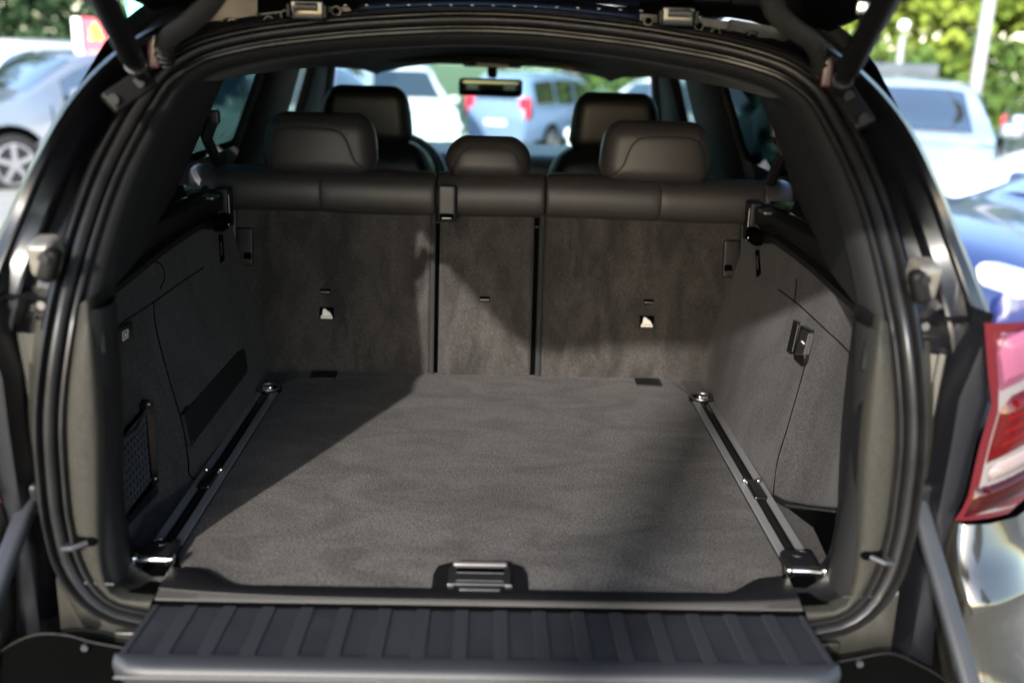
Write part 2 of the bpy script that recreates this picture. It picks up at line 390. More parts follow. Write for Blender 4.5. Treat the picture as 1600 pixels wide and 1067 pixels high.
# container
a, b = at(1335, 95, y=14.0), at(1428, 122, y=14.0)
ct = tag(empty('container', ((a[0]+b[0])/2, 14.6, 0)), 'low dark grey container behind the silver saloon', 'container')
w = b[0]-a[0]+.6
k = MB(); k.add(*g_box((0, 0, 1.05), (w, 1.2, 1.0))); k.build('body', MAT('container_grey', (.05, .06, .07), .5), ct)
for i in range(9):
    k = MB(); k.add(*g_box((-w/2+.12+i*(w-.24)/8, -.615, 1.0), (.05, .03, .85))); k.build('rib', MAT('container_rib', (.06, .07, .08), .5) if i == 0 else bpy.data.materials['container_rib'], ct)
k = MB(); k.add(*g_rbox((0, -.02, 1.44), (w+.08, 1.3, .2), .04)); k.build('lid', MAT('lid_grey', (.07, .085, .10), .5), ct, True)
for sx in (-1, 1):
    k = MB(); k.add(*g_box((sx*(w/2-.15), 0, .28), (.1, 1.0, .56))); k.build('foot', m_black, ct)
# red sign with yellow mark
a, b = at(126, 28, y=11.5), at(178, 80, y=11.5)
sg = tag(empty('sign', ((a[0]+b[0])/2, 11.5, 0)), 'red sign with a yellow emblem and white side posts', 'sign')
w = b[0]-a[0]; h = a[2]-b[2]; zc = (a[2]+b[2])/2
k = MB(); k.add(*g_box((0, 0, zc), (w, .06, h))); k.build('board', MAT('sign_red', (.55, .02, .06), .5), sg)
k = MB()
ym = MAT('sign_yellow', (.85, .55, .05), .5)
for (dx, dz, ww, hh) in ((0, .04, .05, .2), (.0, .10, .14, .04), (.02, .02, .12, .04), (0, -.06, .16, .04), (-.05, .06, .03, .1), (.06, -.02, .03, .09)):
    k.add(*g_box((dx*1.1, -.036, zc+dz*h*2), (ww*1.1, .01, hh)))
k.build('emblem', ym, sg)
for sx in (-1, 1):
    k = MB(); k.add(*g_box((sx*(w/2+.045), 0, (zc+h/2)/2), (.09, .1, zc+h/2))); k.build('post', MAT('sign_white', (.75, .74, .74), .5), sg)
# turquoise awning glimpsed left of the boot
a = at(212, 22, y=12.5)
aw = tag(empty('kiosk', (a[0]+.85, 13.3, 0)), 'small kiosk with turquoise walls above the left gas strut', 'kiosk')
m_tq = MAT('turquoise', (.10, .50, .42), .5)
k = MB(); k.add(*g_box((0, 0, 1.25), (2.0, 1.4, 2.5))); k.build('wall', m_tq, aw)
k = MB(); k.add(*g_rbox((0, 0, 2.56), (2.1, 1.5, .12), .03)); k.build('roof', m_white, aw)

# ------------------------------------------------------------------ parked cars
m_tyre = MAT('tyre', (.012, .012, .012), .85); m_rim = MAT('alloy', (.5, .5, .52), .3, metal=.8)
m_cglass = MAT('car_glass', (.015, .02, .02), .03, coat=1.0, spec=1.0)
m_cglass.node_tree.nodes['Principled BSDF'].inputs['IOR'].default_value = 1.9
m_hl = MAT('headlight_lens', (.75, .78, .8), .1, coat=1.0); m_tl = MAT('tail_lens', (.55, .02, .04), .15, coat=1.0)
m_plate = MAT('plate_white', (.8, .8, .78), .5)
def pcol(n, c, met=.3): return MAT(n, c, .3, metal=met, coat=1.0)
def make_car(label, loc, head, mat, style='hatch', sc=1.0, cat='car'):
    """head: angle of the bonnet direction in the ground plane"""
    root = tag(empty('parked_car', (loc[0], loc[1], gz(loc[1])+.02), head-math.pi/2), label, cat, 'cars parked around the open boot')
    if style == 'hatch': prof = [(-2.05, .62), (-2.06, .80), (-2.0, .98), (-1.82, 1.22), (-1.6, 1.37), (-1.1, 1.44), (-.4, 1.47), (.15, 1.44), (.45, 1.36), (1.05, 1.02), (1.5, .93), (1.9, .82), (2.06, .68), (2.1, .52)]
    elif style == 'saloon': prof = [(-2.25, .60), (-2.27, .82), (-2.2, .98), (-1.75, 1.03), (-1.2, 1.28), (-.8, 1.39), (-.2, 1.43), (.2, 1.41), (.5, 1.33), (1.2, .98), (1.7, .90), (2.1, .80), (2.25, .66), (2.28, .5)]
    else: prof = [(-2.3, .62), (-2.32, .85), (-2.28, 1.15), (-2.2, 1.55), (-2.0, 1.72), (-1.2, 1.78), (0, 1.78), (.5, 1.70), (.8, 1.55), (1.3, 1.12), (1.7, 1.02), (2.05, .9), (2.2, .72), (2.25, .5)]
    y0, y1 = prof[0][0], prof[-1][0]; HB = {'hatch': .93, 'saloon': .92, 'van': 1.02}[style]
    py_, pz = [p[0] for p in prof], [p[1] for p in prof]
    W2 = .89
    P = spline([(a_, b_) for a_, b_ in prof], 46)
    def wid(y):
        t = (y-(y0+y1)/2)/((y1-y0)/2); return W2*(1-.16*abs(t)**5-.02*t*t)
    def sect(y, zt):
        w = wid(y); zb = min(HB-.04*max(0, y), zt-.03); k_ = max(0, min(1, (zt-HB-.05)/.45)); wr = w*(.95-.20*k_)
        zl = .22+.10*abs((y-(y0+y1)/2)/((y1-y0)/2))**6
        return [(w*.90, zl), (w*.985, zl+.08), (w*1.0, .50), (w*.985, .5+(zb-.5)*.6), (w*.955, zb), (wr+(w*.955-wr)*.12, zb+(zt-zb)*.78), (wr*.93, zt-.035*(k_+.25)), (wr*.6, zt-.004), (0, zt+.012*k_)]
    rows = []
    for q in P:
        s_ = sect(q[0], q[1]); full = [(-x, z) for x, z in s_]+[(x, z) for x, z in s_[::-1][1:]]
        rows.append([(x, q[0], z) for x, z in full])
    b = MB(); v, f = g_grid(rows); m_ = len(rows[0]); f += [tuple(range(m_)), tuple((len(rows)-1)*m_+i for i in range(m_))[::-1]]
    b.add(v, f); b.build('body', mat, root, True, 50)
    def top(y): return float(np.interp(y, [q[0] for q in P], [q[1] for q in P]))
    def Ppt(i, y):
        s_ = sect(y, top(y)); return s_[i]
    # side windows
    ya, yb = {'hatch': (-1.55, .72), 'saloon': (-1.15, .80), 'van': (-1.9, .95)}[style]
    cuts = [ya, ya+(yb-ya)*.46, yb] if style != 'van' else [ya, ya+.9, ya+1.85, yb]
    for sx in (-1, 1):
        for a_, b_ in zip(cuts[:-1], cuts[1:]):
            rr = []
            for y in np.linspace(a_+.035, b_-.035, 7):
                lo = Ppt(4, y); hi = Ppt(6, y); 
                pl = (lo[0]*.94+hi[0]*.06+.006, lo[1]+.025); hh = max(.03, hi[1]-.03-pl[1])
                mid = Ppt(5, y); ph = (mid[0]+.008, min(mid[1], pl[1]+hh)) if mid[1] > pl[1]+.01 else (pl[0], pl[1]+.02)
                rr.append([(sx*pl[0], y, pl[1]), (sx*(pl[0]*.5+ph[0]*.5+.004), y, (pl[1]+ph[1])/2), (sx*ph[0], y, ph[1])])
            k = MB(); k.add(*g_grid(rr)); k.build('side_window', m_cglass, root, True)
    def screen(name, ys, kx=.86):
        rr = []
        for y in ys:
            z = top(y); s_ = sect(y, z)
            wr = s_[6][0]
            dy = .02 if y > 0 else -.02; slope = (top(y+.02)-top(y-.02))/.04; nl = math.hypot(1, slope)
            oy, oz = -slope/nl*.012, 1/nl*.012
            rr.append([(x, y+oy, (z if abs(x) < wr*.6 else z-.03*((abs(x)-wr*.6)/(wr*.33)))+oz) for x in np.linspace(-wr*kx, wr*kx, 9)])
        k = MB(); k.add(*g_grid(rr)); k.build(name, m_cglass, root, True)
    if style == 'hatch': screen('windscreen', np.linspace(.42, 1.02, 6)); screen('rear_window', np.linspace(-1.93, -1.62, 5), .84)
    elif style == 'saloon': screen('windscreen', np.linspace(.48, 1.16, 6)); screen('rear_window', np.linspace(-1.72, -1.1, 5), .84)
    else: screen('windscreen', np.linspace(.72, 1.27, 6)); screen('rear_window', np.linspace(-2.27, -2.17, 4), .84)
    for sx in (-1, 1):
        zf = Ppt(6, y1-.25)[1]
        k = MB(); k.add(*g_rbox((sx*.62, y1-.16, .70), (.36, .26, .15), .06)); k.build('headlight', m_hl, root, True)
        k = MB(); k.add(*g_rbox((sx*.68, y0+.10, .84 if style != 'van' else 1.05), (.26, .20, .24 if style != 'van' else .45), .05)); k.build('tail_light', m_tl, root, True)
        k = MB(); k.add(*g_rbox((sx*.56, y1-.06, .42), (.14, .1, .11), .05)); k.build('fog_light', m_hl, root, True)
        k = MB(); k.add(*g_rbox((sx*1.0, (yb-.12), HB+.08), (.20, .12, .14), .05)); k.build('mirror', mat, root, True)
        for yw in (-1.28, 1.32):
            wx = sx*(wid(yw)-.09)
            k = MB(); k.add(*g_tube([(wx-sx*.12, yw, .33), (wx+sx*.101, yw, .33)], .385, 24)); k.build('wheel_arch', m_dark, root, True, 40)
            wh = MB(); wh.add(*g_tube([(wx-.1, yw, .31), (wx-.095, yw, .31), (wx+.095, yw, .31), (wx+.1, yw, .31)], [.28, .31, .31, .28], 24)); 
            wv = [(x+sx*.022, y, z) for x, y, z in wh.v]; wh.v = wv
            wo_ = wh.build('wheel', m_tyre, root, True, 40)
            k = MB(); x_ = wx+sx*.124
            k.add(*g_tube([(x_-.004, yw, .31), (x_+.004, yw, .31)], .06, 12))
            for j in range(5):
                a_ = j*2*math.pi/5+.3; d = np.array((0, math.cos(a_), math.sin(a_)))
                k.add(*g_box(np.array((x_, yw, .31))+d*.12, (.012, .20, .05), np.array([(1, 0, 0), d, np.cross((1, 0, 0), d)])))
            k.add(*g_tube([np.array((x_, yw+.205*math.cos(t), .31+.205*math.sin(t))) for t in np.linspace(0, 2*math.pi, 24, endpoint=False)], .014, 6, closed=True))
            k.build('rim', m_rim, wo_, True, 40)
    k = MB(); k.add(*g_box((0, y1+.0, .46), (.52, .03, .11))); k.build('number_plate', m_plate, root)
    k = MB(); k.add(*g_box((0, y0-.02, .72), (.52, .03, .11))); k.build('number_plate', m_plate, root)
    k = MB(); k.add(*g_rbox((0, y1-.04, .62), (.7, .12, .12), .03)); k.build('grille', m_gloss, root, True)
    for sx in (-1, 1):
        for ys in (-.42, yb+.12):
            k = MB(); k.add(*g_tube([(sx*(Ppt(i_, ys)[0]+.003), ys, Ppt(i_, ys)[1]) for i_ in (1, 2, 3, 4)], .007, 5)); k.build('shut_line', m_dark, root)
        for ys in (-.28, .80):
            q = Ppt(3, ys); k = MB(); k.add(*g_rbox((sx*(q[0]+.012), ys-.12, q[1]+.02), (.03, .17, .03), .012, 2)); k.build('door_handle', mat, root, True)
        k = MB(); k.add(*g_grid([[(sx*(wid(y)*.90), y, .215), (sx*(wid(y)*.99+.004), y, .24), (sx*(wid(y)+.006), y, .36)] for y in np.linspace(y0+.35, y1-.35, 8)])); k.build('side_skirt', m_black, root, True)
    root.scale = (sc, sc, sc)
    return root
def hd(x, y): return math.atan2(y, x)
c_silver = pcol('paint_silver', (.17, .19, .225), .5); c_silver2 = pcol('paint_bright_silver', (.5, .53, .56), .4); c_white = pcol('paint_white', (.78, .78, .76), .0)
c_lblue = pcol('paint_light_blue', (.22, .31, .50), .3); c_navy = pcol('paint_navy', (.012, .02, .10), .3); c_grey = pcol('paint_grey', (.3, .33, .36), .5)
make_car('grey hatchback left of the open boot, its windscreen at the picture edge', (-5.0, 11.3), hd(-.62, -.78), c_silver, 'hatch', 1.03)
make_car('white van parked far behind the grey hatchback', (-8.8, 17.5), hd(-.3, -.95), c_white, 'van')
make_car('silver saloon with dark windscreen behind the right rear pillar', (4.1, 9.0), hd(-.38, -.92), c_silver2, 'saloon')
make_car('white saloon with its bonnet behind the dark blue car, right of the boot', (5.45, 6.3), hd(-.97, -.25), c_white, 'saloon', .93)
make_car('grey hatchback at the right picture edge beside the silver saloon', (7.6, 11.4), hd(-.3, -.95), c_grey, 'hatch')
make_car('dark blue car close by on the right with bright headlight', (4.1, 4.25), hd(-.97, -.25), c_navy, 'saloon', .87)
make_car('white hatchback seen through the windscreen above the driver headrest', (-2.35, 10.3), hd(.72, -.69), c_white)
make_car('taller white van seen through the windscreen behind the white hatchback', (-1.75, 16.6), hd(.3, -.95), c_white, 'van', .90)
make_car('light blue people carrier with red tail lamp seen through the windscreen', (1.05, 19.6), hd(.50, .86), c_lblue, 'van', .86)
make_car('white saloon seen through the windscreen above the passenger headrest', (2.75, 13.6), hd(-.5, -.86), c_white, 'saloon')
make_car('white hatchback parked behind the white saloon right of the blue people carrier', (3.6, 18.2), hd(-.2, -.98), c_white)

# ================================================================== THE OPEN BOOT: one suv
RL = Vector((0, 1.9, 0))
suv = tag(empty('suv', RL), 'taupe suv with its boot open, seen from behind into the carpeted boot', 'suv')
def part(mb, name, mat, smooth=True, auto=40, label=None, parent=None):
    o = mb.build(name, mat, suv if parent is None else parent, smooth, auto, loc=(-RL if parent is None else None))
    if label: o['label'] = label
    return o
def G(fn, *a, **k):
    m = MB(); m.add(*fn(*a, **k)); return m

# ---- aperture ring -------------------------------------------------
half = [(0, .008, .800), (.22, .006, .800), (.40, .003, .803), (.476, 0, .817), (.518, 0, .829), (.549, 0, .856), (.570, 0, .900), (.578, 0, .95), (.580, 0, 1.01), (.574, 0, 1.12), (.556, .015, 1.235),
        (.548, .07, 1.32), (.537, .15, 1.41), (.522, .22, 1.475), (.509, .26, 1.512), (.493, .293, 1.547), (.465, .318, 1.572), (.432, .335, 1.589), (.363, .353, 1.607), (.287, .365, 1.619), (.205, .374, 1.629), (.08, .384, 1.639), (0, .386, 1.641)]
hs = spline(half, 90)
ring = [p for p in hs]+[p*np.array((-1, 1, 1)) for p in hs[::-1][1:-1]]
NR = len(ring)
Wv = np.array((0, -1., 0))
outd = []
for i in range(NR):
    t = ring[(i+1) % NR]-ring[i-1]; t[1] = 0; t /= np.linalg.norm(t); a_ = np.cross(t, Wv)
    a_ = a_ if a_@np.array((ring[i][0], 0, ring[i][2]-1.2)) > 0 else -a_
    outd.append(a_/np.linalg.norm(a_))
def loops(profile, sel=None, scale=False):
    """profile: (outward offset, y offset [+ = into the car]) ; optional callables of the ring point"""
    rows = []
    idx = range(NR) if sel is None else sel
    for i in idx:
        p = ring[i]; r = []; ks = .74+.26*max(0, min(1, (p[2]-.83)/.07)) if scale else 1
        for (a_, b_) in profile:
            aa = a_(p) if callable(a_) else a_; bb = b_(p) if callable(b_) else b_
            r.append(p+outd[i]*aa*ks+np.array((0, bb, 0)))
        rows.append(r)
    return rows
sealprof = [(-.021, .014), (-.0205, -.001), (-.018, -.006), (-.015, -.006), (-.0125, -.001), (-.0115, .009), (-.0095, .009), (-.008, -.002), (-.005, -.008), (0, -.011), (.004, -.009), (.007, -.003), (.008, .006), (.010, .006), (.0112, -.006), (.0135, -.011), (.017, -.010), (.0195, -.004), (.020, .014)]
v, f = g_grid(loops(sealprof, None, True), cu_=True); part(MB().add(v, f), 'door_seal', m_seal, True, 60)
# outer step of painted metal and gutter
lowall = [i for i in range(NR//2, NR) if ring[i][2] < 1.245]+[i for i in range(NR//2) if ring[i][2] < 1.245]
metalprof = [(.018, .014), (.022, .040), (.030, .044), (.046, .046), (.053, .052), (.056, .10)]
v, f = g_grid(loops(metalprof, lowall)); part(MB().add(v, f), 'aperture_frame', m_paintin, True, 50)
upall = [i for i in range(NR) if ring[i][2] >= 1.225]
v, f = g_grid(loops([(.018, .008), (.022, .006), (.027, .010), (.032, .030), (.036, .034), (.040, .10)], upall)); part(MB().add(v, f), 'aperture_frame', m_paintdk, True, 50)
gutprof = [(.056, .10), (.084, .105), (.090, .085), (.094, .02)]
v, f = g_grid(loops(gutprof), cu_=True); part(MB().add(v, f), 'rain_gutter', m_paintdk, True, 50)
# inner scuff trim (lower) below the belt
low = [i for i in range(NR) if ring[i][2] < 1.275]
# order the lower run as one strip: right side top -> bottom -> left side top
low = [i for i in low if i > NR//2]+[i for i in low if i <= NR//2]
lowR = [i for i in range(NR//2) if ring[i][2] < 1.275 and ring[i][0] > .455]; lowL = [i for i in range(NR//2+1, NR) if ring[i][2] < 1.275 and ring[i][0] < -.455]
tin = spline([(.461, .0, .845), (.498, 0, .846), (.517, 0, .855), (.5245, 0, .880), (.525, 0, .94), (.519, 0, 1.02), (.513, 0, 1.10), (.511, 0, 1.2), (.514, 0, 1.275)], len(lowR))
for sel_, sx in ((lowR, 1), (lowL[::-1], -1)):
    rows = []; rows2 = []
    for i, q in zip(sel_, tin):
        a_ = ring[i]+outd[i]*-.019*(.74+.26*max(0, min(1, (ring[i][2]-.83)/.07))); b_ = np.array((sx*q[0], a_[1]*.3, q[2])); a_ = a_.copy()
        a_[1] += .006
        L = lambda t, dy: a_*(1-t)+b_*t+np.array((0, dy, 0))
        rows.append([a_, L(.08, -.003), L(.16, -.005), L(.5, -.004), L(.82, -.001), L(.92, .003), L(.975, .009), L(1.0, .018), L(1.0, .03)])
        n_ = (b_-a_); n_[1] = 0; n_ /= np.linalg.norm(n_)
        rows2.append([L(1.0, .024), b_+n_*.001+(0, .035, 0), b_+n_*.002+(0, .06, 0), b_-n_*.002+(0, .10, 0), b_-n_*.02+(0, .14, 0)])
    v, f = g_grid(rows); part(MB().add(v, f), 'scuff_trim', m_scuff, True, 60)
    v, f = g_grid(rows2); part(MB().add(v, f), 'inner_lip', m_black, True, 60)
# upper inner trim + strip
upi = [i for i in range(NR) if ring[i][2] >= 1.265]
upprof = [(-.019, .010), (-.024, .010), (-.030, .016), (-.036, .03), (-.038, .06)]
v, f = g_grid(loops(upprof, upi)); part(MB().add(v, f), 'upper_trim', m_trimdark, True, 60)
# header trim going inwards under the roof
hdi = [i for i in range(NR) if ring[i][2] >= 1.56]
hdprof = [(-.037, .04), (-.040, .12), (-.036, .30), (-.034, .8), (-.04, 1.3), (-.065, 1.9), (-.092, 2.12)]
v, f = g_grid(loops(hdprof, hdi)); part(MB().add(v, f), 'headliner', m_headl, True, 60)

# ---- outer skin: pillars beside the aperture and body sides ---------
for s in (-1, 1):
    rows = []
    sil = [(.46, .36, 1.640), (.52, .26, 1.590), (.572, .18, 1.52), (.616, .14, 1.435), (.648, .13, 1.37), (.684, .12, 1.30), (.712, .12, 1.245), (.735, .13, 1.17)]
    silp = spline(sil, 32)
    inner = []
    for q in silp:
        best = min(range(NR), key=lambda i: (ring[i][0]-s*q[0])**2+(ring[i][2]-q[2])**2+(0 if ring[i][0]*s > 0 else 9))
        inner.append(ring[best]+outd[best]*.030+np.array((0, .0, 0)))
    for q, ip in zip(silp, inner):
        o_ = np.array((s*(q[0]-.008), q[1]-.03, q[2])); r = []
        for t, dy in ((0, .055), (.18, .05), (.38, .04), (.40, .015), (.44, .010), (.70, .0), (.72, -.012), (.76, -.014), (.93, -.012), (1.0, 0.0)):
            p_ = ip*(1-t)+o_*t; p_[1] += dy*1.0; r.append(p_)
        r += [o_+np.array((s*.012, .02, 0.002)), o_+np.array((s*.03, .09, .0)), o_+np.array((s*.05, .30, .0)), o_+np.array((s*.07, .7, .0))]
        rows.append(r)
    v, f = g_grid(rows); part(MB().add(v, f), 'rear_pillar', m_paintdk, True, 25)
# body side + quarter panels with rounded bumper corner
for s in (-1, 1):
    rows = []
    for (x_, z) in ((.70, 1.31), (.735, 1.25), (.79, 1.12), (.83, 1.0), (.845, .9), (.85, .75), (.85, .6), (.82, .45), (.78, .35)):
        k0 = .20 if z > 1.0 else .06
        rows.append([(s*(x_+.03), k0+.12, z), (s*(x_+.055), k0+.3, z), (s*(x_+.075), .8, z), (s*(x_+.085), 1.6, z), (s*(x_+.085), 2.6, z), (s*(x_+.07), 3.5, z), (s*(x_-.0), 4.0, min(z, .95)), (s*(x_-.2), 4.2, min(z, .85))])
    v, f = g_grid(rows); part(MB().add(v, f), 'body_side', m_paint, True, 40)
# roof skin
rows = []
for (y, z, w_) in ((.44, 1.70, .50), (.9, 1.72, .52), (1.6, 1.72, .53), (2.3, 1.67, .52), (2.6, 1.61, .50)):
    rows.append([(x_*w_, y, z-.06*abs(x_)**3) for x_ in np.linspace(-1, 1, 13)]+[])
v, f = g_grid(rows); part(MB().add(v, f), 'roof', m_paint, True, 40)
for s in (-1, 1):   # cant rails joining roof and sides
    rows = [[(s*.50, .44, 1.64), (s*.56, .46, 1.60), (s*.60, .5, 1.55)], [(s*.53, 1.6, 1.66), (s*.58, 1.6, 1.62), (s*.61, 1.6, 1.56)], [(s*.52, 2.35, 1.61), (s*.57, 2.4, 1.57), (s*.60, 2.4, 1.51)]]
    v, f = g_grid(rows); part(MB().add(v, f), 'cant_rail', m_paint, True, 60)
# bonnet
rows = [[(x_*.80, y, z-.05*abs(x_)**3) for x_ in np.linspace(-1, 1, 11)] for (y, z) in ((3.0, 1.10), (3.4, 1.06), (3.8, .98), (4.1, .86), (4.2, .7))]
v, f = g_grid(rows); part(MB().add(v, f), 'bonnet', m_paint, True, 40)
for s in (-1, 1):
    for yw in (.85, 3.35):
        k = MB(); k.add(*g_tube([(s*.70, yw, .36), (s*.71, yw, .36), (s*.93, yw, .36), (s*.94, yw, .36)], [.30, .35, .35, .31], 28)); wh = part(k, 'wheel', m_tyre, True, 40)

# ---- tail lamp, right and left --------------------------------------
def lampy(x): return .0+2.6*max(0, x-.665)**2+.15*max(0, x-.665)
def lampx(py_, t):   # inner edge x at height from the photograph
    return t
def patch(zs, x_in, x_out, nx=12, off=0.0, s=1):
    rows = []
    for z, a_, b_ in zip(zs, x_in, x_out):
        rows.append([(s*x_, lampy(x_)-off, z) for x_ in np.linspace(a_, b_, nx)])
    return g_grid(rows)
for s in (1, -1):
    lamp = MB()
    zs = np.linspace(.992, 1.275, 16)
    inn = np.interp(zs, [.992, 1.02, 1.10, 1.165, 1.20, 1.275], [.655, .668, .672, .680, .668, .650])
    outx = np.interp(zs, [.992, 1.06, 1.2, 1.275], [.74, .90, .88, .80])
    lamp.add(*patch(zs, inn-.004, outx, s=s))
    L0 = part(lamp, 'tail_lamp', MAT('lamp_edge', (.05, .002, .004), .3, coat=.15, spec=.3) if s == 1 else bpy.data.materials['lamp_edge'], True, 60, 'red tail lamp with a pink upper lens and pale lower strip' if s == 1 else None)
    def lens(name, z0, z1, mat, dx0=.008, off=.006, n=8, zc=0):
        z_ = np.linspace(z0, z1, n); a_ = np.interp(z_, zs, inn)+dx0; b_ = np.interp(z_, zs, outx)-.01
        rows = []
        for z, p0, p1 in zip(z_, a_, b_):
            e = min(1, (z-z0)/.012, (z1-z)/.012); e = math.sqrt(max(0, e))
            r = [(s*x_, lampy(x_)-off*e*min(1, math.sqrt(max(0, (x_-p0)/.012))), z+zc*(x_-.68)) for x_ in np.linspace(p0, p1, 14)]; rows.append(r)
        part(MB().add(*g_grid(rows)), name, mat, True, 60, parent=L0)
    if s == 1:
        g_red = GLASS('red_lens', (.62, .012, .03)); g_pink = GLASS('pink_lens', (.88, .50, .66)); g_wh = GLASS('clear_lens', (.9, .82, .80)); g_rose = GLASS('rose_lens', (.42, .06, .06))
        m_refl = MAT('reflector', (.26, .24, .24), .35, metal=.3, rvar=.1); m_refl2 = MAT('reflector_dark', (.10, .09, .09), .4)
    lens('reflector', 1.00, 1.262, m_refl2, .010, .002)
    for zz_ in (1.09, 1.108, 1.126, 1.144):
        lens('light_bar', zz_, zz_+.009, m_refl, .020, .0055, 4, zc=.3)
    lens('reflector_plate', 1.186, 1.255, m_refl, .014, .0045, 5, zc=.3)
    lens('reflector_plate', 1.046, 1.076, m_refl, .016, .0045, 5, zc=.25)
    lens('upper_lens', 1.178, 1.262, g_pink, .010, .014, zc=.35)
    lens('main_lens', 1.075, 1.168, g_red, .012, .014, zc=.3)
    lens('pale_strip', 1.044, 1.074, g_wh, .018, .012, 6, zc=.25)
    lens('lower_lens', 1.000, 1.043, g_rose, .004, .009, zc=.2)
    part(MB().add(*g_tube([(s*.735+.025*math.cos(t), lampy(.74)-.008, 1.222+.028*math.sin(t)) for t in np.linspace(0, 6.283, 24, endpoint=False)], .003, 8, True)), 'bulb_ring', m_chrome, True, 40, parent=L0)
    part(MB().add(*g_tube([(s*.76, lampy(.76)-.0+.01, 1.222), (s*.76, lampy(.76)-.012, 1.222)], .03, 20)), 'lamp_bowl', m_pink, True, 40, parent=L0)
# bumper corners
for s in (1, -1):
    rows = []
    prof = [(1.262, .70, .10), (1.255, .70, .02)]
    zz = [(.985, .655, .0), (.955, .652, -.012), (.925, .650, -.03), (.90, .652, -.055), (.885, .655, -.06), (.85, .658, -.05), (.80, .662, -.055), (.76, .668, -.07), (.70, .66, -.11), (.60, .64, -.13), (.45, .62, -.12), (.35, .62, -.05)]
    for z, x0, y0 in zz:
        rows.append([(s*x0, y0+.07, z), (s*(x0+.003), y0+.01, z), (s*(x0+.012), y0, z), (s*(x0+.05), y0+.006, z), (s*(x0+.10), y0+.03, z), (s*(x0+.15), y0+.075, z), (s*(x0+.19), y0+.14, z), (s*(x0+.215), y0+.25, z)])
    v, f = g_grid(rows); part(MB().add(v, f), 'rear_bumper', m_paint, True, 60)
    # black housing between lamp and aperture
    rows = []
    for z, xa, xb in ((1.285, .655, .665), (1.24, .648, .660), (1.165, .63, .676), (1.10, .63, .668), (1.02, .628, .664), (.97, .626, .652), (.90, .622, .650), (.80, .62, .657), (.70, .62, .664)):
        rows.append([(s*(xa-.010), .10, z), (s*xa, .03, z), (s*(xa+.006), .012, z), (s*(xb-.004), .008, z), (s*xb, .012, z)])
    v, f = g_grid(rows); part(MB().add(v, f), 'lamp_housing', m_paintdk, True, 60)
    # vertical guide strip in the gutter
    pts = [(s*.618, .055, 1.215), (s*.612, .05, 1.12), (s*.608, .045, 1.02)]
    rows = [[p_+np.array((s*dx, dy, 0)) for dx, dy in ((-.012, .02), (-.010, 0), (-.003, -.004), (.003, .001), (.009, -.003), (.014, .002), (.016, .02))] for p_ in map(np.array, pts)]
    v, f = g_grid(rows); part(MB().add(v, f), 'guide_strip', MAT('strip_grey', (.035, .034, .028), .45) if s == 1 else bpy.data.materials['strip_grey'], True, 40)

# ---- lower sill: painted panel below the seal, bumper top ------------
rows = []
for x_ in np.linspace(-.60, .60, 41):
    dz = 0 if abs(x_) < .45 else (abs(x_)-.45)*.55
    rows.append([(x_, .035, .80+dz), (x_, .022, .78+dz), (x_, .02, .74+dz*.4), (x_, -.005, .735+dz*.3), (x_, -.01, .69)])
v, f = g_grid(rows); part(MB().add(v, f), 'rear_crossmember', m_paintin, True, 35)
for s in (-1, 1):
    path = [at(*q_, y=-.03) for q_ in (((250, 1022), (200, 1013), (145, 1003), (105, 992), (62, 990), (30, 1000), (0, 1018), (-60, 1060)) if s < 0 else ((1240, 1042), (1285, 1037), (1340, 1028), (1390, 1020), (1430, 1035), (1480, 1065), (1520, 1110)))]
    part(G(g_tube, spline(path, 30), .0018, 8), 'bumper_seam', m_strut)
    rows = [[q+np.array(d) for d in ((0, .0, -.003), (0, -.002, -.012), (0, -.02, -.06), (0, -.03, -.13), (0, -.03, -.4))] for q in spline(path, 30)]
    v, f = g_grid(rows); part(MB().add(v, f), 'bumper_gap_shade', m_dark, True, 60)  # near-black sheet standing in for the shade in the gap below the seam
    qq = at(134 if s < 0 else 1342, 1009 if s < 0 else 1034, y=-.032); part(G(g_cyl, qq, qq+(0, -.006, 0), .005, 14), 'bumper_clip', m_tube)
    # welded tabs on the crossmember
    part(G(g_rbox, (s*.50, .012, .765), (.04, .012, .05), .003, 2), 'weld_tab', m_paintin)

# ---- lower tailgate, folded down ------------------------------------
gz0, gz1 = .8385, .8215
lg = MB()
yb0, yb1 = -.002, -.127
ax = [(-.468, yb0), (.462, yb0), (.486, yb1+.01), (.478, yb1), (-.482, yb1), (-.490, yb1+.01)]
def gpl(x_, y): return np.array((x_, y, gz1+(gz0-gz1)*(y-yb1)/(yb0-yb1)))
# shell with rounded near edge
rows = []
for t in np.linspace(-1, 1, 41):
    xw = lambda y: t*(.459+(.477-.459)*(yb0-y)/(yb0-yb1))
    e = .02*abs(t)**40
    r = [gpl(xw(yb0), yb0)+(0, .006, -.02), gpl(xw(yb0), yb0)]
    for y in (-.02, -.05, -.080, -.0985): r.append(gpl(xw(y), y))
    r.append(gpl(xw(-.0995), -.0995)+(0, 0, .0034)); r.append(gpl(xw(-.102), -.102)+(0, 0, .0038)); r.append(gpl(xw(-.121), -.121+e)+(0, 0, .0034)); r.append(gpl(xw(yb1), yb1+e)+(0, 0, -.001)); r.append(gpl(xw(yb1), yb1-.003+e)+(0, 0, -.007))
    r.append(gpl(xw(yb1), yb1+.004+e)+(0, 0, -.03)); r.append(gpl(xw(yb1), yb1+.05)+(0, 0, -.05)); r.append(gpl(xw(-.01), -.01)+(0, 0, -.06))
    rows.append(r)
v, f = g_grid(rows); LG = part(MB().add(v, f), 'lower_tailgate', m_flap2, True, 45, 'folded down lower tailgate with a ribbed black cover')
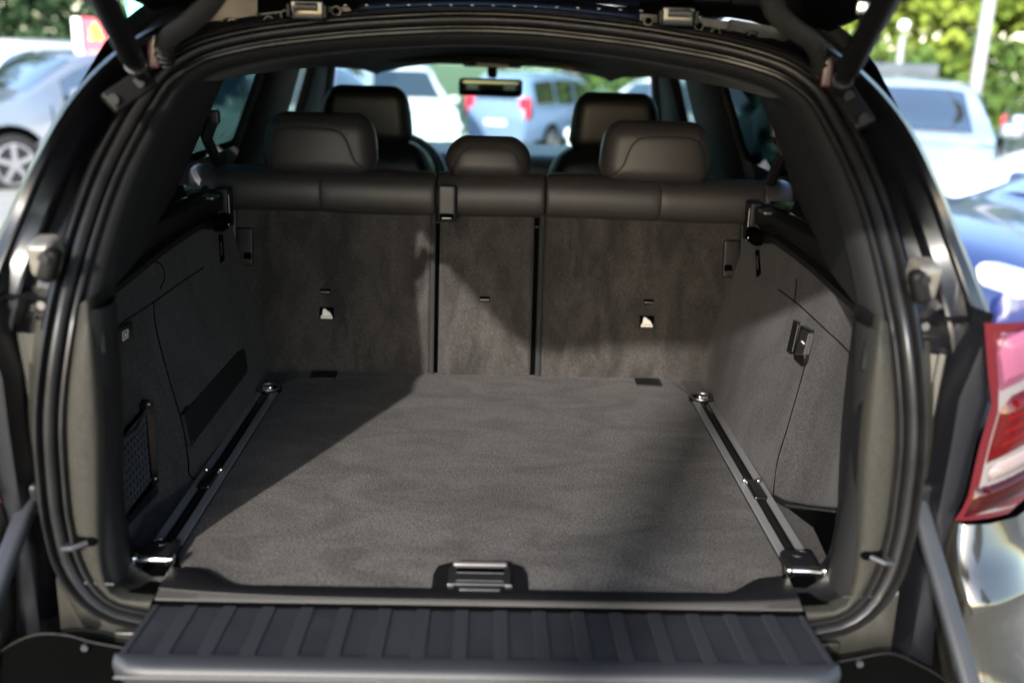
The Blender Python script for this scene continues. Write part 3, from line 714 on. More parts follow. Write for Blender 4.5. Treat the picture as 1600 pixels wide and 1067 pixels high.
# tread ribs: raised lanes separated by grooves
nrib = 17
for i in range(nrib+1):
    # smooth raised ridges running into the lip, rough sunken lanes between them
    t0 = -1+2*(i-.18)/nrib; t1 = t0+2*.38/nrib
    k = MB(); rr = []
    for y in (-.004, -.03, -.06, -.1005):
        w0 = .459+(.018)*(yb0-y)/(yb0-yb1)
        p0, p1 = gpl(max(-.998, t0)*w0, y), gpl(min(t1, .998)*w0, y); d = np.array((1., 0, 0)); hg = .0036
        rr.append([p0+(0, 0, -.002), p0+d*.0006+(0, 0, hg*.7), p0+d*.0016+(0, 0, hg), p1-d*.0016+(0, 0, hg), p1-d*.0006+(0, 0, hg*.7), p1+(0, 0, -.002)])
    k.add(*g_grid(rr)); part(k, 'tread_rib', m_flap2, True, 35, parent=LG)
    if i < nrib:
        l0, l1 = t1, -1+2*(i+1-.18)/nrib
        rr = []
        for y in (-.004, -.05, -.0985):
            w0 = .459+(.018)*(yb0-y)/(yb0-yb1); rr.append([gpl(l0*w0, y)+(0, 0, .0005), gpl(l1*w0, y)+(0, 0, .0005)])
        part(MB().add(*g_grid(rr)), 'tread_lane', m_flap, False, None, parent=LG)
k = MB(); rr = []
for t in np.linspace(-1, 1, 31):
    p = gpl(t*.468, yb1-.004); rr.append([p+(0, 0, -.006), p+(0, -.001, -.007), p+(0, -.001, -.009)])
k.add(*g_grid(rr)); part(k, 'edge_strip', m_flap2, True, 60, parent=LG)
# stays of the lower tailgate
for s, (a0, a1, b0) in ((-1, ((48, 775), (-40, 1010), 0)), (1, ((1432, 775), (1525, 1100), 0))):
    p0 = at(a0[0], a0[1], y=.045); p1 = at(a1[0], a1[1], y=-.16)
    ax_, ay_, az_ = frame_from(p1-p0, (0, 1, 0))
    L = np.linalg.norm(p1-p0)
    part(G(g_rbox, (p0+p1)/2, (.026, .020, L), .008, 3, np.array([ax_, ay_, az_])), 'tailgate_stay', m_tube)
    part(G(g_rbox, p0, (.04, .03, .05), .010, 3), 'stay_bracket', m_black)

# ---- load sill --------------------------------------------------------
rows = []; rows2 = []; rows3 = []
for x_ in np.linspace(-.458, .458, 61):
    t = abs(x_)/.458; yn = .000+.004*t**4; yb_ = .006+.018*t**4; dz = -.002*t*t; yc = .0365
    if t > .76: yc += .048*(.5-.5*math.cos(math.pi*min(1, (t-.76)/.17)))
    rows.append([(x_, yn+.001, .8455+dz), (x_, yn+.002, .8478+dz), (x_, yb_, .8505+dz*.5), (x_, yb_+.001, .848)]); rows3.append([(x_, yn+.004, .825), (x_, yn+.0005, .840+dz), (x_, yn, .8455+dz), (x_, yn+.003, .846+dz)])
    rows2.append([(x_, yb_-.0005, .846), (x_, yb_+.001, .8515), (x_, yb_+.006, .8530), (x_, yc-.004, .853), (x_, yc+.001, .850), (x_, yc+.004, .83)])
v, f = g_grid(rows); part(MB().add(v, f), 'sill_edge', m_sill, True, 50)
v, f = g_grid(rows2); part(MB().add(v, f), 'load_sill', m_black, True, 50)
v, f = g_grid(rows3); part(MB().add(v, f), 'sill_front', m_dark, True, 50)
for s in (-1, 1):
    poly = [(s*.459, .016, .8465), (s*.51, .02, .8465), (s*.535, .05, .8465), (s*.545, .15, .8465), (s*.455, .085, .8465), (s*.459, .06, .8465)]
    part(G(g_prism, poly if s > 0 else poly[::-1], (0, 0, -.03)), 'sill_corner', m_dark, False, None)

# ---- boot floor --------------------------------------------------------
FZ = .845
fl = [(-.470, 1.045), (-.470, .14), (-.452, .112), (-.415, .086), (-.375, .052), (-.34, .040), (.34, .040), (.375, .052), (.415, .086), (.452, .112), (.470, .14), (.470, 1.045)]
part(G(g_prism, [(x_, y, FZ) for x_, y in fl], (0, 0, -.02), .003), 'boot_floor', m_floor, True, 30)
for s in (-1, 1):
    fs = [(s*.470, .10), (s*.470, 1.045), (s*.56, 1.045), (s*.62, .5), (s*.62, .25), (s*.535, .10)]
    part(G(g_prism, [(x_, y, FZ-.004) for x_, y in (fs if s > 0 else fs[::-1])], (0, 0, -.02)), 'floor_edge', m_sidec, False, None)
    # dark flap squares by the backrest
    cx = -.385 if s < 0 else .385
    part(G(g_rbox, (cx, 1.003, FZ+.001), (.060, .052, .005), .002, 2), 'floor_tab', m_black)
# floor handle
hb = MB(); hx = -.003
pol = []
for (x_, y) in [(-.070, .037), (-.070, .085), (-.064, .108), (-.048, .118), (.048, .118), (.064, .108), (.070, .085), (.070, .037)]: pol.append((hx+x_, y, FZ+.0045))
fh = part(G(g_prism, pol, (0, 0, -.02), .003), 'floor_handle', m_black, True, 30)
part(G(g_rbox, (hx, .103, FZ+.008), (.082, .010, .010), .004, 3), 'handle_lip', MAT('handle_satin', (.09, .078, .078), .35, metal=.4), parent=fh)
part(G(g_rbox, (hx, .073, FZ+.006), (.092, .052, .006), .004, 3), 'handle_paddle', m_leather_dark, parent=fh)
part(G(g_rbox, (hx, .084, FZ+.0095), (.070, .013, .003), .001, 2), 'handle_slot', m_dark, parent=fh)
for (y, w_) in ((.0925, .070), (.0765, .070), (.054, .068)):
    part(G(g_tube, [(hx-w_/2, y, FZ+.0098), (hx+w_/2, y, FZ+.0098)], .0008, 6), 'handle_bead', m_tube, parent=fh)
part(G(g_rbox, (hx, .033, FZ+.008), (.060, .008, .004), .002, 2), 'handle_tongue', m_tube, parent=fh)
for s in (-1, 1): part(G(g_rbox, (hx+s*.042, .047, FZ+.006), (.010, .004, .005), .001, 2), 'handle_foot', m_steel, parent=fh)

# ---- lashing rails ------------------------------------------------------
for s in (-1, 1):
    xc = s*.489
    base = part(G(g_box, (xc, .50, FZ-.004), (.050, .80, .012)), 'lashing_rail', m_black, False, None)
    for d, w_ in ((-1, .0145), (1, .0145)):
        k = MB(); x0 = xc+d*.0162
        pr = [(-w_/2, 0), (-w_/2+.001, .0035), (w_/2-.001, .0035), (w_/2, 0)]
        k.add(*g_grid([[(x0+a_, y, FZ+.001+b_+.001) for a_, b_ in pr] for y in (.13, .49, .88)]))
        k.add(*g_grid([[(x0+a_, .13, FZ-.004+b_) for a_, b_ in ((-w_/2, 0), (w_/2, 0))], [(x0+a_, .13, FZ+.006+b_) for a_, b_ in ((-w_/2, 0), (w_/2, 0))]]))
        part(k, 'rail_strip', m_alu, False, None, parent=base)
    for d in (-1, 1):
        part(G(g_box, (xc+d*.0065, .50, FZ-.0005), (.0016, .80, .012)), 'rail_wall', m_gloss, False, None, parent=base)
    # near end fitting: black wedge with chrome roller
    def wedge(w): 
        w = np.array(w); 
        if w[2] > 0: w[2] *= (1-.35*max(0, -w[1]/.03)); 
        return w
    part(G(g_rbox, (xc, .128, FZ+.008), (.052, .055, .022), .009, 4, None, wedge), 'rail_end', m_black, parent=base)
    part(G(g_tube, [(xc-.024, .096, FZ+.012), (xc+.024, .096, FZ+.012)], .0062, 12), 'roller', m_chrome, parent=base)
    for d in (-1, 1):
        part(G(g_rbox, (xc+d*.027, .096, FZ+.012), (.010, .018, .016), .005, 3), 'roller_cap', m_chrome, parent=base)
    part(G(g_tube, [(xc, .128+.013*math.sin(t), FZ+.0195+.0*math.cos(t)) if False else (xc+.014*math.cos(t), .135+.010*math.sin(t), FZ+.0195) for t in np.linspace(0, 2*math.pi, 20, endpoint=False)], .0010, 6, True), 'end_ring', m_gloss, parent=base)
    # sliding lashing eye half way
    part(G(g_rbox, (xc+s*-.004*0, .395, FZ+.006), (.024, .075, .010), .004, 3), 'slider', m_gloss, parent=base)
    for d in (-1, 1):
        part(G(g_rbox, (xc+d*.013, .428, FZ+.010), (.008, .010, .008), .003, 2), 'slider_pin', m_chrome, parent=base)
    # far round cup
    part(G(g_tube, [(xc, .885, FZ-.004), (xc, .885, FZ+.006)], .029, 24), 'end_cup', m_gloss, parent=base)
    part(G(g_tube, [(xc+.024*math.cos(t), .885+.024*math.sin(t), FZ+.009) for t in np.linspace(0, 2*math.pi, 28, endpoint=False)], .0026, 8, True), 'cup_ring', m_steel, parent=base)
    part(G(g_rbox, (xc, .868, FZ+.014), (.026, .014, .012), .005, 3), 'lashing_eye', m_chrome, parent=base)
    part(G(g_tube, [(xc-s*.026, .90, FZ+.010), (xc-s*.036, .96, FZ+.004), (xc-s*.043, 1.0, FZ+.002)], .0013, 6), 'cup_cord', m_steel, parent=base)

# ---- side panels ---------------------------------------------------------
def side_x(y, z):
    t = (z-FZ)/(1.21-FZ)
    xb = np.interp(y, [.05, .12, .27, .40, .60, .95, 1.05], [.535, .545, .560, .520, .510, .514, .520])
    xt = np.interp(y, [.05, .12, .27, .40, .60, .95, 1.05], [.545, .575, .600, .600, .600, .600, .600])
    tt = t*t*(3-2*t)*.5+t*.5
    return xb+(xt-xb)*tt
def sp(s, y, z, off=0.0): return np.array((s*(side_x(y, z)-off), y, z))
def px_side(px, py, off=.0):
    d = ray(px, py); s = -1 if d[0] < 0 else 1; lo, hi = .8, 3.5
    for _ in range(50):
        m = (lo+hi)/2; p = CAM+d*m
        if abs(p[0]) < side_x(p[1], p[2])-off: lo = m
        else: hi = m
    return CAM+d*lo
SP = {}
for s in (-1, 1):
    rows = []
    for y in np.linspace(.055, 1.06, 44):
        ztop = np.interp(y, [.05, .20, .30, .45, .60, .95, 1.06], [1.235, 1.212, 1.206, 1.218, 1.225, 1.222, 1.215])+.004
        r = [sp(s, y, z) for z in np.linspace(FZ-.012, ztop, 16)]; r.append(r[-1]+np.array((s*.012, 0, .004))); r.append(r[-1]+np.array((s*.03, 0, 0)))
        rows.append(r)
    # rounded leading edge
    lead = [[p_+np.array((s*.022, -.012, 0)) for p_ in rows[0]], [p_+np.array((s*.006, -.008, 0)) for p_ in rows[0]]]
    v, f = g_grid(lead+rows); SP[s] = part(MB().add(v, f), 'side_panel', m_sidec, True, 50)
def seam(pts, r=.0011, par=None, mat=None, off=.0005):
    P3 = [px_side(*p, off=off) for p in pts]
    s = -1 if P3[0][0] < 0 else 1
    part(G(g_tube, spline(P3, 5*len(P3)), r, 6), 'seam', mat or m_dark, parent=SP[s])
seam([(222, 408), (250, 412), (257, 432), (250, 452)]); seam([(318, 418), (285, 440), (240, 472), (200, 498), (182, 512)])
seam([(240, 472), (243, 510), (262, 585), (285, 665), (294, 720), (296, 742), (312, 752), (322, 758)])
seam([(1216, 452), (1250, 478), (1290, 515), (1322, 545), (1330, 560)]); seam([(1245, 436), (1243, 462), (1241, 472)])
seam([(1262, 556), (1250, 600), (1230, 670), (1215, 720), (1208, 775)])
def side_plate(pts, name, mat, off, depth, label=None, sm=True, bev=.0015, parent='auto'):
    P2 = [np.array(p, float) for p in pts]; c = sum(P2)/len(P2); bd = []
    for i in range(len(P2)):
        for t in np.linspace(0, 1, 6, endpoint=False): bd.append(P2[i]*(1-t)+P2[(i+1) % len(P2)]*t)
    s = -1 if px_side(*c)[0] < 0 else 1
    rows = [[px_side(*(c+(q-c)*k_), off=off) for q in bd] for k_ in (1, .8, .55, .3, .05)]
    rows = [[p+np.array((s*depth, 0, 0)) for p in rows[0]]]+rows
    v, f = g_grid(rows, cv=True); f.append(tuple(len(v)-len(bd)+i for i in range(len(bd))))
    return part(MB().add(v, f), name, mat, sm, 30, label, parent=SP[s])
# recessed black tray on the left panel
side_plate([(292, 640), (372, 550), (382, 545), (387, 578), (380, 590), (300, 695)], 'strap_recess', m_trimdark, .002, .01)
side_plate([(288, 648), (297, 634), (302, 640), (295, 652), (303, 692), (299, 698)], 'recess_hinge', m_black, .008, .01)
# left luggage net pocket
npx = [(181, 690), (232, 628), (241, 632), (246, 752), (190, 825), (183, 800)]
side_plate([(180, 692), (230, 630), (240, 750), (190, 822)], 'pocket_recess', m_dark, .003, .006)
side_plate([(228, 632), (233, 624), (240, 628), (247, 752), (242, 760), (238, 748)], 'pocket_frame', m_gloss, .012, .012)
side_plate([(180, 832), (245, 756), (247, 770), (186, 838)], 'pocket_floor', m_black, .010, .01)
net = MB()
A, B_, C_, D_ = [px_side(*p, off=.008) for p in ((181, 695), (229, 640), (237, 748), (187, 815))]
for i in range(11):
    t = i/10
    for (p, q) in (((A*(1-t)+B_*t), (A*(1-t)+B_*t)*0+ (D_*(1-t)+C_*t)),):
        n_ = 9; pts = [p+(q-p)*k_/n_+(B_-A)*.035*((-1)**(k_)) for k_ in range(n_+1)]
        net.add(*g_tube(pts, .0012, 4))
        pts = [p+(q-p)*k_/n_-(B_-A)*.035*((-1)**(k_)) for k_ in range(n_+1)]
        net.add(*g_tube(pts, .0012, 4))
no = part(net, 'pocket_net', m_net, False, None, parent=SP[-1])
part(G(g_tube, [A, (A+B_)/2+np.array((.006, 0, -.008)), B_], .003, 8), 'net_hem', m_net, parent=SP[-1])
for p in ((231, 631), (241, 747)):
    q = px_side(*p, off=.022); part(G(g_rbox, q, (.008, .008, .004), .0015, 2), 'frame_pin', m_chrome, parent=SP[-1])
# left fold-out hook plate with bag symbol
side_plate([(180, 518), (206, 502), (209, 528), (205, 540), (180, 552)], 'hook_plate', m_gloss, .006, .01)
c0 = [px_side(*p, off=.0075) for p in ((192, 519), (199.5, 515), (199.5, 527), (192, 532))]
ic = MB()
for i in range(4): ic.add(*g_tube([c0[i], c0[(i+1) % 4]], .0007, 5))
cc = sum(c0)/4; uu = (c0[1]-c0[0]); vv = (c0[0]-c0[3])
ic.add(*g_tube([cc+vv*.25, cc-vv*.05, cc-vv*.22+uu*.12, cc-vv*.3, cc-vv*.22-uu*.18], .0008, 5)); ic.add(*g_tube([cc+uu*.2-vv*.05, cc-uu*.1+vv*.15], .0006, 5))
part(ic, 'hook_symbol', m_white, False, None, parent=SP[-1])
# small slots beside the backrest
side_plate([(343, 368), (348, 366), (351, 405), (346, 411)], 'panel_slot', m_dark, .003, .004); side_plate([(1180, 392), (1185, 390), (1187, 428), (1182, 433)], 'panel_slot', m_dark, .003, .004)
side_plate([(344.5, 378), (347, 377), (348, 398), (346, 400)], 'slot_blade', m_sill, .004, .004); side_plate([(1181.5, 400), (1183.5, 399), (1184.5, 420), (1183, 422)], 'slot_blade', m_sill, .004, .004)
# right handles
side_plate([(1240, 500), (1246, 503), (1235, 553), (1229, 548)], 'trim_handle', m_gloss, .006, .01)
side_plate([(1251, 508), (1266, 516), (1256, 565), (1252, 572), (1240, 560), (1240, 552)], 'switch_bezel', m_gloss, .008, .012)
side_plate([(1252, 516), (1263, 521), (1255, 554), (1243, 553)], 'switch_lever', m_leather_dark, .014, .01)
for a_, b_ in (((1247.5, 508), (1238, 550)), ((1266, 522), (1257, 560)), ((1243, 553.5), (1255, 554))):
    part(G(g_tube, [px_side(*a_, off=.015), px_side(*b_, off=.015)], .0009, 6), 'switch_bead', m_sill, parent=SP[1])
ar = [px_side(*p, off=.0155) for p in ((1252.5, 533), (1255, 536.5), (1254, 533.5), (1257, 537))]
part(G(g_tube, ar, .0008, 5), 'switch_arrow', m_white, False, None, parent=SP[1])
# right storage bin
side_plate([(1212, 780), (1306, 797), (1300, 905), (1262, 900), (1228, 820)], 'storage_bin', m_dark, .004, .01)
side_plate([(1200, 772), (1228, 786), (1306, 793), (1308, 800), (1230, 794), (1206, 782)], 'bin_rim', m_black, .010, .01)
part(G(g_tube, [px_side(1228, 789, off=.012), px_side(1304, 799, off=.012)], .0012, 6), 'bin_bead', m_sill, parent=SP[1])

# black edge strip between scuff trim and carpet (pillar foot) and small square badges
for s in (-1, 1):
    rows = []
    for z in np.linspace(.86, 1.26, 16):
        xr = np.interp(z, [.85, .93, 1.0, 1.12, 1.26], [.513, .517, .520, .515, .502])
        rows.append([(s*(xr+.010), .012, z), (s*xr, .022, z), (s*(xr-.004), .05, z), (s*(xr+.006), .09, z), (s*(xr+.03), .11, z)])
    v, f = g_grid(rows); part(MB().add(v, f), 'edge_trim', m_trimdark, True, 60)
    part(G(g_rbox, (s*.515, .028, 1.222), (.024, .01, .05), .004, 3), 'trim_clip', m_black)

# ---- parcel shelf ledge rails -------------------------------------------
for s in (-1, 1):
    rows = []
    for (y, zb, zt, xo) in ((.045, 1.235, 1.262, .560), (.13, 1.214, 1.268, .585), (.22, 1.210, 1.274, .600), (.30, 1.207, 1.282, .602), (.42, 1.214, 1.290, .602), (.55, 1.222, 1.290, .602), (.70, 1.226, 1.286, .602), (.82, 1.226, 1.286, .602), (.90, 1.212, 1.284, .598), (.985, 1.200, 1.280, .594)):
        rows.append([(s*(xo+.02), y, zb-.01), (s*(xo-.006), y, zb-.004), (s*(xo-.010), y, zb+.010), (s*(xo+.004), y, zb+.016), (s*(xo+.004), y, zb+.030), (s*(xo-.012), y, zb+.036), (s*(xo-.014), y, zt-.006), (s*(xo-.006), y, zt), (s*(xo+.05), y, zt+.002), (s*(xo+.11), y, zt+.004)])
    v, f = g_grid(rows); LD = part(MB().add(v, f), 'shelf_ledge', m_black, True, 35)
    part(G(g_rbox, (s*.588, .965, 1.245), (.03, .05, .09), .006, 3), 'cover_socket', m_black, parent=LD)
    part(G(g_rbox, (s*.577, .90, 1.222), (.02, .07, .03), .004, 3), 'socket_recess', m_dark, parent=LD)
    part(G(g_tube, [(s*.571, .938, 1.276), (s*.571, .938, 1.205)], .0016, 6), 'socket_bead', m_steel, parent=LD)
    part(G(g_rbox, (s*.568, .915, 1.215), (.005, .006, .006), .002, 2), 'ledge_pin', m_chrome, parent=LD)
    part(G(g_rbox, (s*.590, .86, 1.282), (.03, .05, .008), .003, 2), 'ledge_cap', m_steel, parent=LD)
    for (y, z) in ((.18, 1.236), (.19, 1.226)): part(G(g_rbox, (s*.572, y, z), (.004, .005, .004), .0015, 2), 'ledge_pin', m_chrome, parent=LD)
    part(G(g_box, (s*.655, .62, 1.2935), (.09, .60, .006)), 'ledge_top', m_gloss, False, None, parent=LD)

# ---- side wall above the belt: pillars and panes -------------------------
def strip_wall(yt0, yt1, yb0_, yb1_, zt, zb, s, th=.03, name='pillar_trim', mat=m_trimdark, off=0.0, n=8):
    rows = []
    for k_ in range(n+1):
        t = k_/n; z = zb+(zt-zb)*t; a_ = yb0_+(yt0-yb0_)*t; b_ = yb1_+(yt1-yb1_)*t; x_ = wall_x(z)-off
        rows.append([(s*(x_+th), a_, z), (s*(x_+.004), a_+.004, z), (s*x_, a_+.014, z), (s*x_, b_-.014, z), (s*(x_+.004), b_-.004, z), (s*(x_+th), b_, z)])
    v, f = g_grid(rows); return part(MB().add(v, f), name, mat, True, 50)
for s in (-1, 1):
    # D pillar: from aperture ring to quarter window
    idx = [i for i in range(NR) if ring[i][0]*s > 0 and 1.262 <= ring[i][2] <= 1.60]
    idx.sort(key=lambda i: ring[i][2]); rows = []
    for i in idx:
        p0 = ring[i]+outd[i]*-.036+np.array((0, .045, 0)); z = p0[2]; t = (z-1.26)/.34
        ye = .96+.10*t; x1 = wall_x(z)
        p3 = np.array((s*(x1-.004), ye, z)); p1 = p0*.70+p3*.30+np.array((-s*.012, 0, 0)); p2 = p0*.25+p3*.75+np.array((-s*.010, 0, 0))
        rows.append([p0, p1, p2, p3, p3+np.array((s*.03, .006, 0))])
    v, f = g_grid(rows); DP = part(MB().add(v, f), 'rear_pillar_trim', m_trimdark, True, 50)
    # lighter patch on the right pillar trim
    q = [at(*p_, y=.30) for p_ in (((1220, 148), (1266, 157), (1290, 218), (1254, 208)) if s > 0 else ((312, 100), (300, 105), (262, 150), (285, 140)))]
    strip_wall(1.47, 1.92, 1.51, 2.12, 1.585, 1.22, s, name='centre_pillar')
    strip_wall(2.19, 2.62, 2.42, 3.2, 1.555, 1.18, s, name='door_post')
    # panes
    def pane(y0b, y1b, y0t, y1t, zb, zt, mat, name):
        o_ = .016; q_ = [(s*(wall_x(zb)+o_), y0b, zb), (s*(wall_x(zb)+o_), y1b, zb), (s*(wall_x(zt)+o_), y1t, zt), (s*(wall_x(zt)+o_), y0t, zt)]
        part(G(g_prism, q_, (s*.004, 0, 0)), name, mat, False, None)
    pane(.93, 1.53, 1.04, 1.49, 1.325, 1.585, g_tint, 'quarter_window'); pane(2.10, 2.44, 1.90, 2.21, 1.22, 1.56, g_door, 'rear_door_window')
    # belt panel closing the side under the windows
    rows = [[(s*(wall_x(1.33)+.045), y, 1.333), (s*.735, y, 1.22), (s*.74, y, 1.0), (s*.74, y, .5)] for y in (.30, 1.1, 2.0, 3.0)]
    v, f = g_grid(rows); part(MB().add(v, f), 'door_lining', m_black, True, 50)
    # roof edge lining between headliner and pillars
    rows = [[(s*.40, y, 1.598), (s*.47, y, 1.588), (s*(wall_x(1.56)-.004), y, 1.555), (s*(wall_x(1.54)-.002), y, 1.53)] for y in (.52, 1.1, 1.8, 2.5)]
    v, f = g_grid(rows); part(MB().add(v, f), 'roof_lining_edge', m_headl, True, 60)
    # grab handle + hook near the rear door top
    for y in (1.45, 1.95):
        part(G(g_tube, [(s*.50, y, 1.575), (s*.485, y+.03, 1.552), (s*.485, y+.12, 1.550), (s*.50, y+.15, 1.573)], .008, 8), 'grab_handle', m_headl)
    # belt guide and belt on the pillar
    part(G(g_tube, [at_wall(774+s*440, 185+(s>0)*22, .03), at_wall(774+s*452, 215+(s>0)*22, .03), at_wall(774+s*430, 262+(s>0)*22, .03)], .013, 6), 'seat_belt', m_trimdark)
    part(G(g_rbox, at_wall(774+s*438, 183+(s>0)*22, .035), (.02, .02, .03), .006, 3), 'belt_guide', m_tube)

# ---- floor under the cabin, dashboard, windscreen -------------------------
part(G(g_box, (0, 2.1, .42), (1.5, 3.6, .02)), 'cabin_floor', m_black, False, None)
dash = part(G(g_rbox, (0, 2.85, 1.10), (1.40, .55, .22), .06, 4), 'dashboard', MAT('dash_black', (.02, .02, .02), .5))
q_ = [(-.70, 3.20, 1.14), (.70, 3.20, 1.14), (.56, 2.50, 1.55), (-.56, 2.50, 1.55)]
part(G(g_prism, q_, (0, .003, .004)), 'windscreen', g_clear, False, None)
for s in (-1, 1):
    part(G(g_tube, [(s*.60, 2.50, 1.55), (s*.68, 2.85, 1.35), (s*.76, 3.20, 1.13)], .035, 10), 'windscreen_pillar', m_headl)
    part(G(g_rbox, (s*.26, 2.26, 1.552), (.36, .16, .018), .008, 3), 'sun_visor', m_headl)
part(G(g_rbox, (.22, 2.335, 1.545), (.11, .01, .016), .003, 2), 'visor_label', MAT('label_yellow', (.6, .55, .35), .6))
mir = part(G(g_rbox, (-.010, 2.45, 1.462), (.230, .03, .062), .014, 4), 'interior_mirror', m_black)
part(G(g_rbox, (-.010, 2.433, 1.462), (.212, .004, .046), .002, 3, np.array([(math.cos(.3), math.sin(.3)*.0, 0), (0, 1, .03), (0, -.03, 1)])), 'mirror_glass', MAT('mirror_glass', (.045, .06, .045), .08, metal=1.0), parent=mir)
part(G(g_tube, [(-.005, 2.46, 1.50), (-.005, 2.44, 1.56)], .018, 10), 'mirror_stem', m_black, parent=mir)
part(G(g_rbox, (-.005, 2.28, 1.553), (.20, .16, .035), .012, 3), 'overhead_console', m_headl)
part(G(g_rbox, (-.005, 2.198, 1.543), (.11, .01, .012), .003, 2), 'reading_lamp', MAT('lamp_cream', (.30, .26, .18), .3))
# steering wheel
sw = [(-.36+.19*math.cos(t), 2.45+.06*math.sin(t), 1.11+.17*math.sin(t)) for t in np.linspace(0, 2*math.pi, 36, endpoint=False)]
stw = part(G(g_tube, sw, .016, 10, True), 'steering_wheel', MAT('wheel_leather', (.05, .06, .07), .3))
part(G(g_rbox, (-.36, 2.48, 1.10), (.16, .05, .12), .03, 3), 'steering_hub', m_black, parent=stw)

# ---- front seats ----------------------------------------------------------
def tapert(k, zmin, h):
    def fn(w):
        w = np.array(w, float); t = (w[2]-zmin)/h; w[0] *= 1-k*max(0, t)**2; return w
    return fn
for s, xc in ((-1, -.385), (1, .385)):
    def bf(w):
        w = np.array(w, float); t = (w[2]+.33)/.66; w[0] *= 1-.30*max(0, t)**4; w[1] += .10*t; return w
    fs = part(G(g_rbox, (xc, 1.82, .98), (.50, .16, .66), .07, 5, None, bf), 'front_seat', m_leather_dark)
    part(G(g_rbox, (xc, 2.12, .62), (.50, .55, .18), .07, 4), 'seat_cushion', m_leather_dark, parent=fs)
    part(G(g_rbox, (xc-.004, 1.92, 1.385), (.285, .11, .185), .05, 5, None, tapert(.16, -.09, .18)), 'headrest', m_leather_dark, parent=fs)
    for d in (-1, 1): part(G(g_cyl, (xc+d*.06, 1.92, 1.25), (xc+d*.06, 1.92, 1.33), .007, 8), 'headrest_post', m_chrome, parent=fs)

# ---- rear bench -------------------------------------------------------------
TH = math.atan2(.055, .375)   # recline
def seat_pt(x_, z, off=0.0): return np.array((x_, 1.035+(z-FZ)*math.tan(TH)-off, z))
axs = np.array([(1, 0, 0), (0, math.cos(TH), -math.sin(TH)), (0, math.sin(TH), math.cos(TH))])
BR = {}
# (x0, x1) of the three backrests
for key, x0, x1 in (('l', -.598, -.138), ('m', -.118, .105), ('r', .128, .598)):
    zc = (FZ-.02+1.245)/2; c = seat_pt((x0+x1)/2, zc, -.045)
    def wave(w, kk=key):
        w = np.array(w, float)
        if w[1] < 0: w[1] += -.003*math.sin(w[0]*14+w[2]*9+ord(kk))-.003*math.cos(w[2]*13-w[0]*6)
        return w
    BR[key] = part(G(g_rbox, c, (x1-x0, .09, 1.245-FZ+.02), .010, 4, axs, None), 'rear_backrest', m_seatc, label={'l': None, 'm': 'narrow middle rear backrest', 'r': None}[key])
# piping strips along the split
def vstrip(x0, x1, mat, off, name, par, z0=FZ-.005, z1=1.225):
    rows = []
    for z in np.linspace(z0, z1, 8):
        p0, p1 = seat_pt(x0, z, off), seat_pt(x1, z, off)
        rows.append([p0+(0, .03, 0), p0+(.001, .001, 0), p0+(.003, 0, 0), p1+(-.003, 0, 0), p1+(-.001, .001, 0), p1+(0, .03, 0)])
    part(MB().add(*g_grid(rows)), name, mat, True, 50, parent=par)
vstrip(-.139, -.127, MAT('piping_grey', (.007, .0075, .0075), .8, spec=.2), .004, 'split_piping', BR['l']); vstrip(.116, .129, bpy.data.materials['piping_grey'], .004, 'split_piping', BR['r'])
vstrip(-.128, -.115, m_dark, -.014, 'split_gap', BR['m']); vstrip(.104, .117, m_dark, -.014, 'split_gap', BR['m'])
part(G(g_rbox, seat_pt(-.122, 1.203, .004), (.010, .006, .003), .001, 2), 'gap_catch', m_sill, parent=BR['m']); part(G(g_rbox, seat_pt(.110, 1.198, .004), (.010, .006, .003), .001, 2), 'gap_catch', m_sill, parent=BR['m'])
# leather top rolls
rolls = [('l', -.702, -.640), ('l', -.640, -.396), ('l', -.396, -.129), ('m', -.127, .127), ('r', .129, .397), ('r', .397, .642), ('r', .642, .710)]
def rollprof(sc, n=22):
    out = []
    for t in np.linspace(0, 2*math.pi, n, endpoint=False):
        c_, s_ = math.cos(t), math.sin(t); e = .72
        out.append((.056*sc*math.copysign(abs(c_)**e, c_), .052*sc*math.copysign(abs(s_)**e, s_)))
    return out
for (key, x0, x1) in rolls:
    rows = []; outer0 = x0 in (-.702, .129, -.127) ; outer1 = x1 in (.710, -.129, .127)
    w = x1-x0
    for dx, sc in ((0, .86 if outer0 else .93), (.002, .93 if outer0 else .965), (.006, .975), (.014, .993), (.03, 1.0), (w/2, 1.0+.012), (w-.03, 1.0), (w-.014, .993), (w-.006, .975), (w-.002, .93 if outer1 else .965), (w, .86 if outer1 else .93)):
        xx = x0+dx; zz = 1.264+.002*math.sin(xx*9)
        rows.append([(xx, 1.125-a_*1.0+.012*max(0, b_/.05)**2, zz+b_) for a_, b_ in rollprof(sc)])
    v, f = g_grid(rows, cv=True); m_ = len(rows[0]); f += [tuple(range(m_)), tuple(len(v)-m_+i for i in range(m_))[::-1]]
    part(MB().add(v, f), 'top_roll', m_leather, True, 75, parent=BR[key])
for x_ in (-.396, .397):
    pts = [(x_, 1.125-.0545*math.cos(t)+.012*max(0, math.sin(t))**2, 1.264+.050*math.sin(t)) for t in np.linspace(-1.2, 1.4, 14)]
    part(G(g_tube, pts, .0016, 6), 'roll_seam', m_leather_dark, parent=BR['l' if x_ < 0 else 'r'])
# release catch on the split
rc = part(G(g_rbox, (-.101, 1.063, 1.252), (.046, .022, .088), .010, 4), 'release_catch', m_leather_dark, parent=BR['m'])
part(G(g_rbox, (-.101, 1.052, 1.222), (.032, .006, .014), .002, 2), 'catch_recess', m_dark, parent=BR['m'])
part(G(g_rbox, (-.101, 1.047, 1.219), (.024, .008, .005), .002, 2), 'catch_tongue', m_steel, parent=BR['m'])
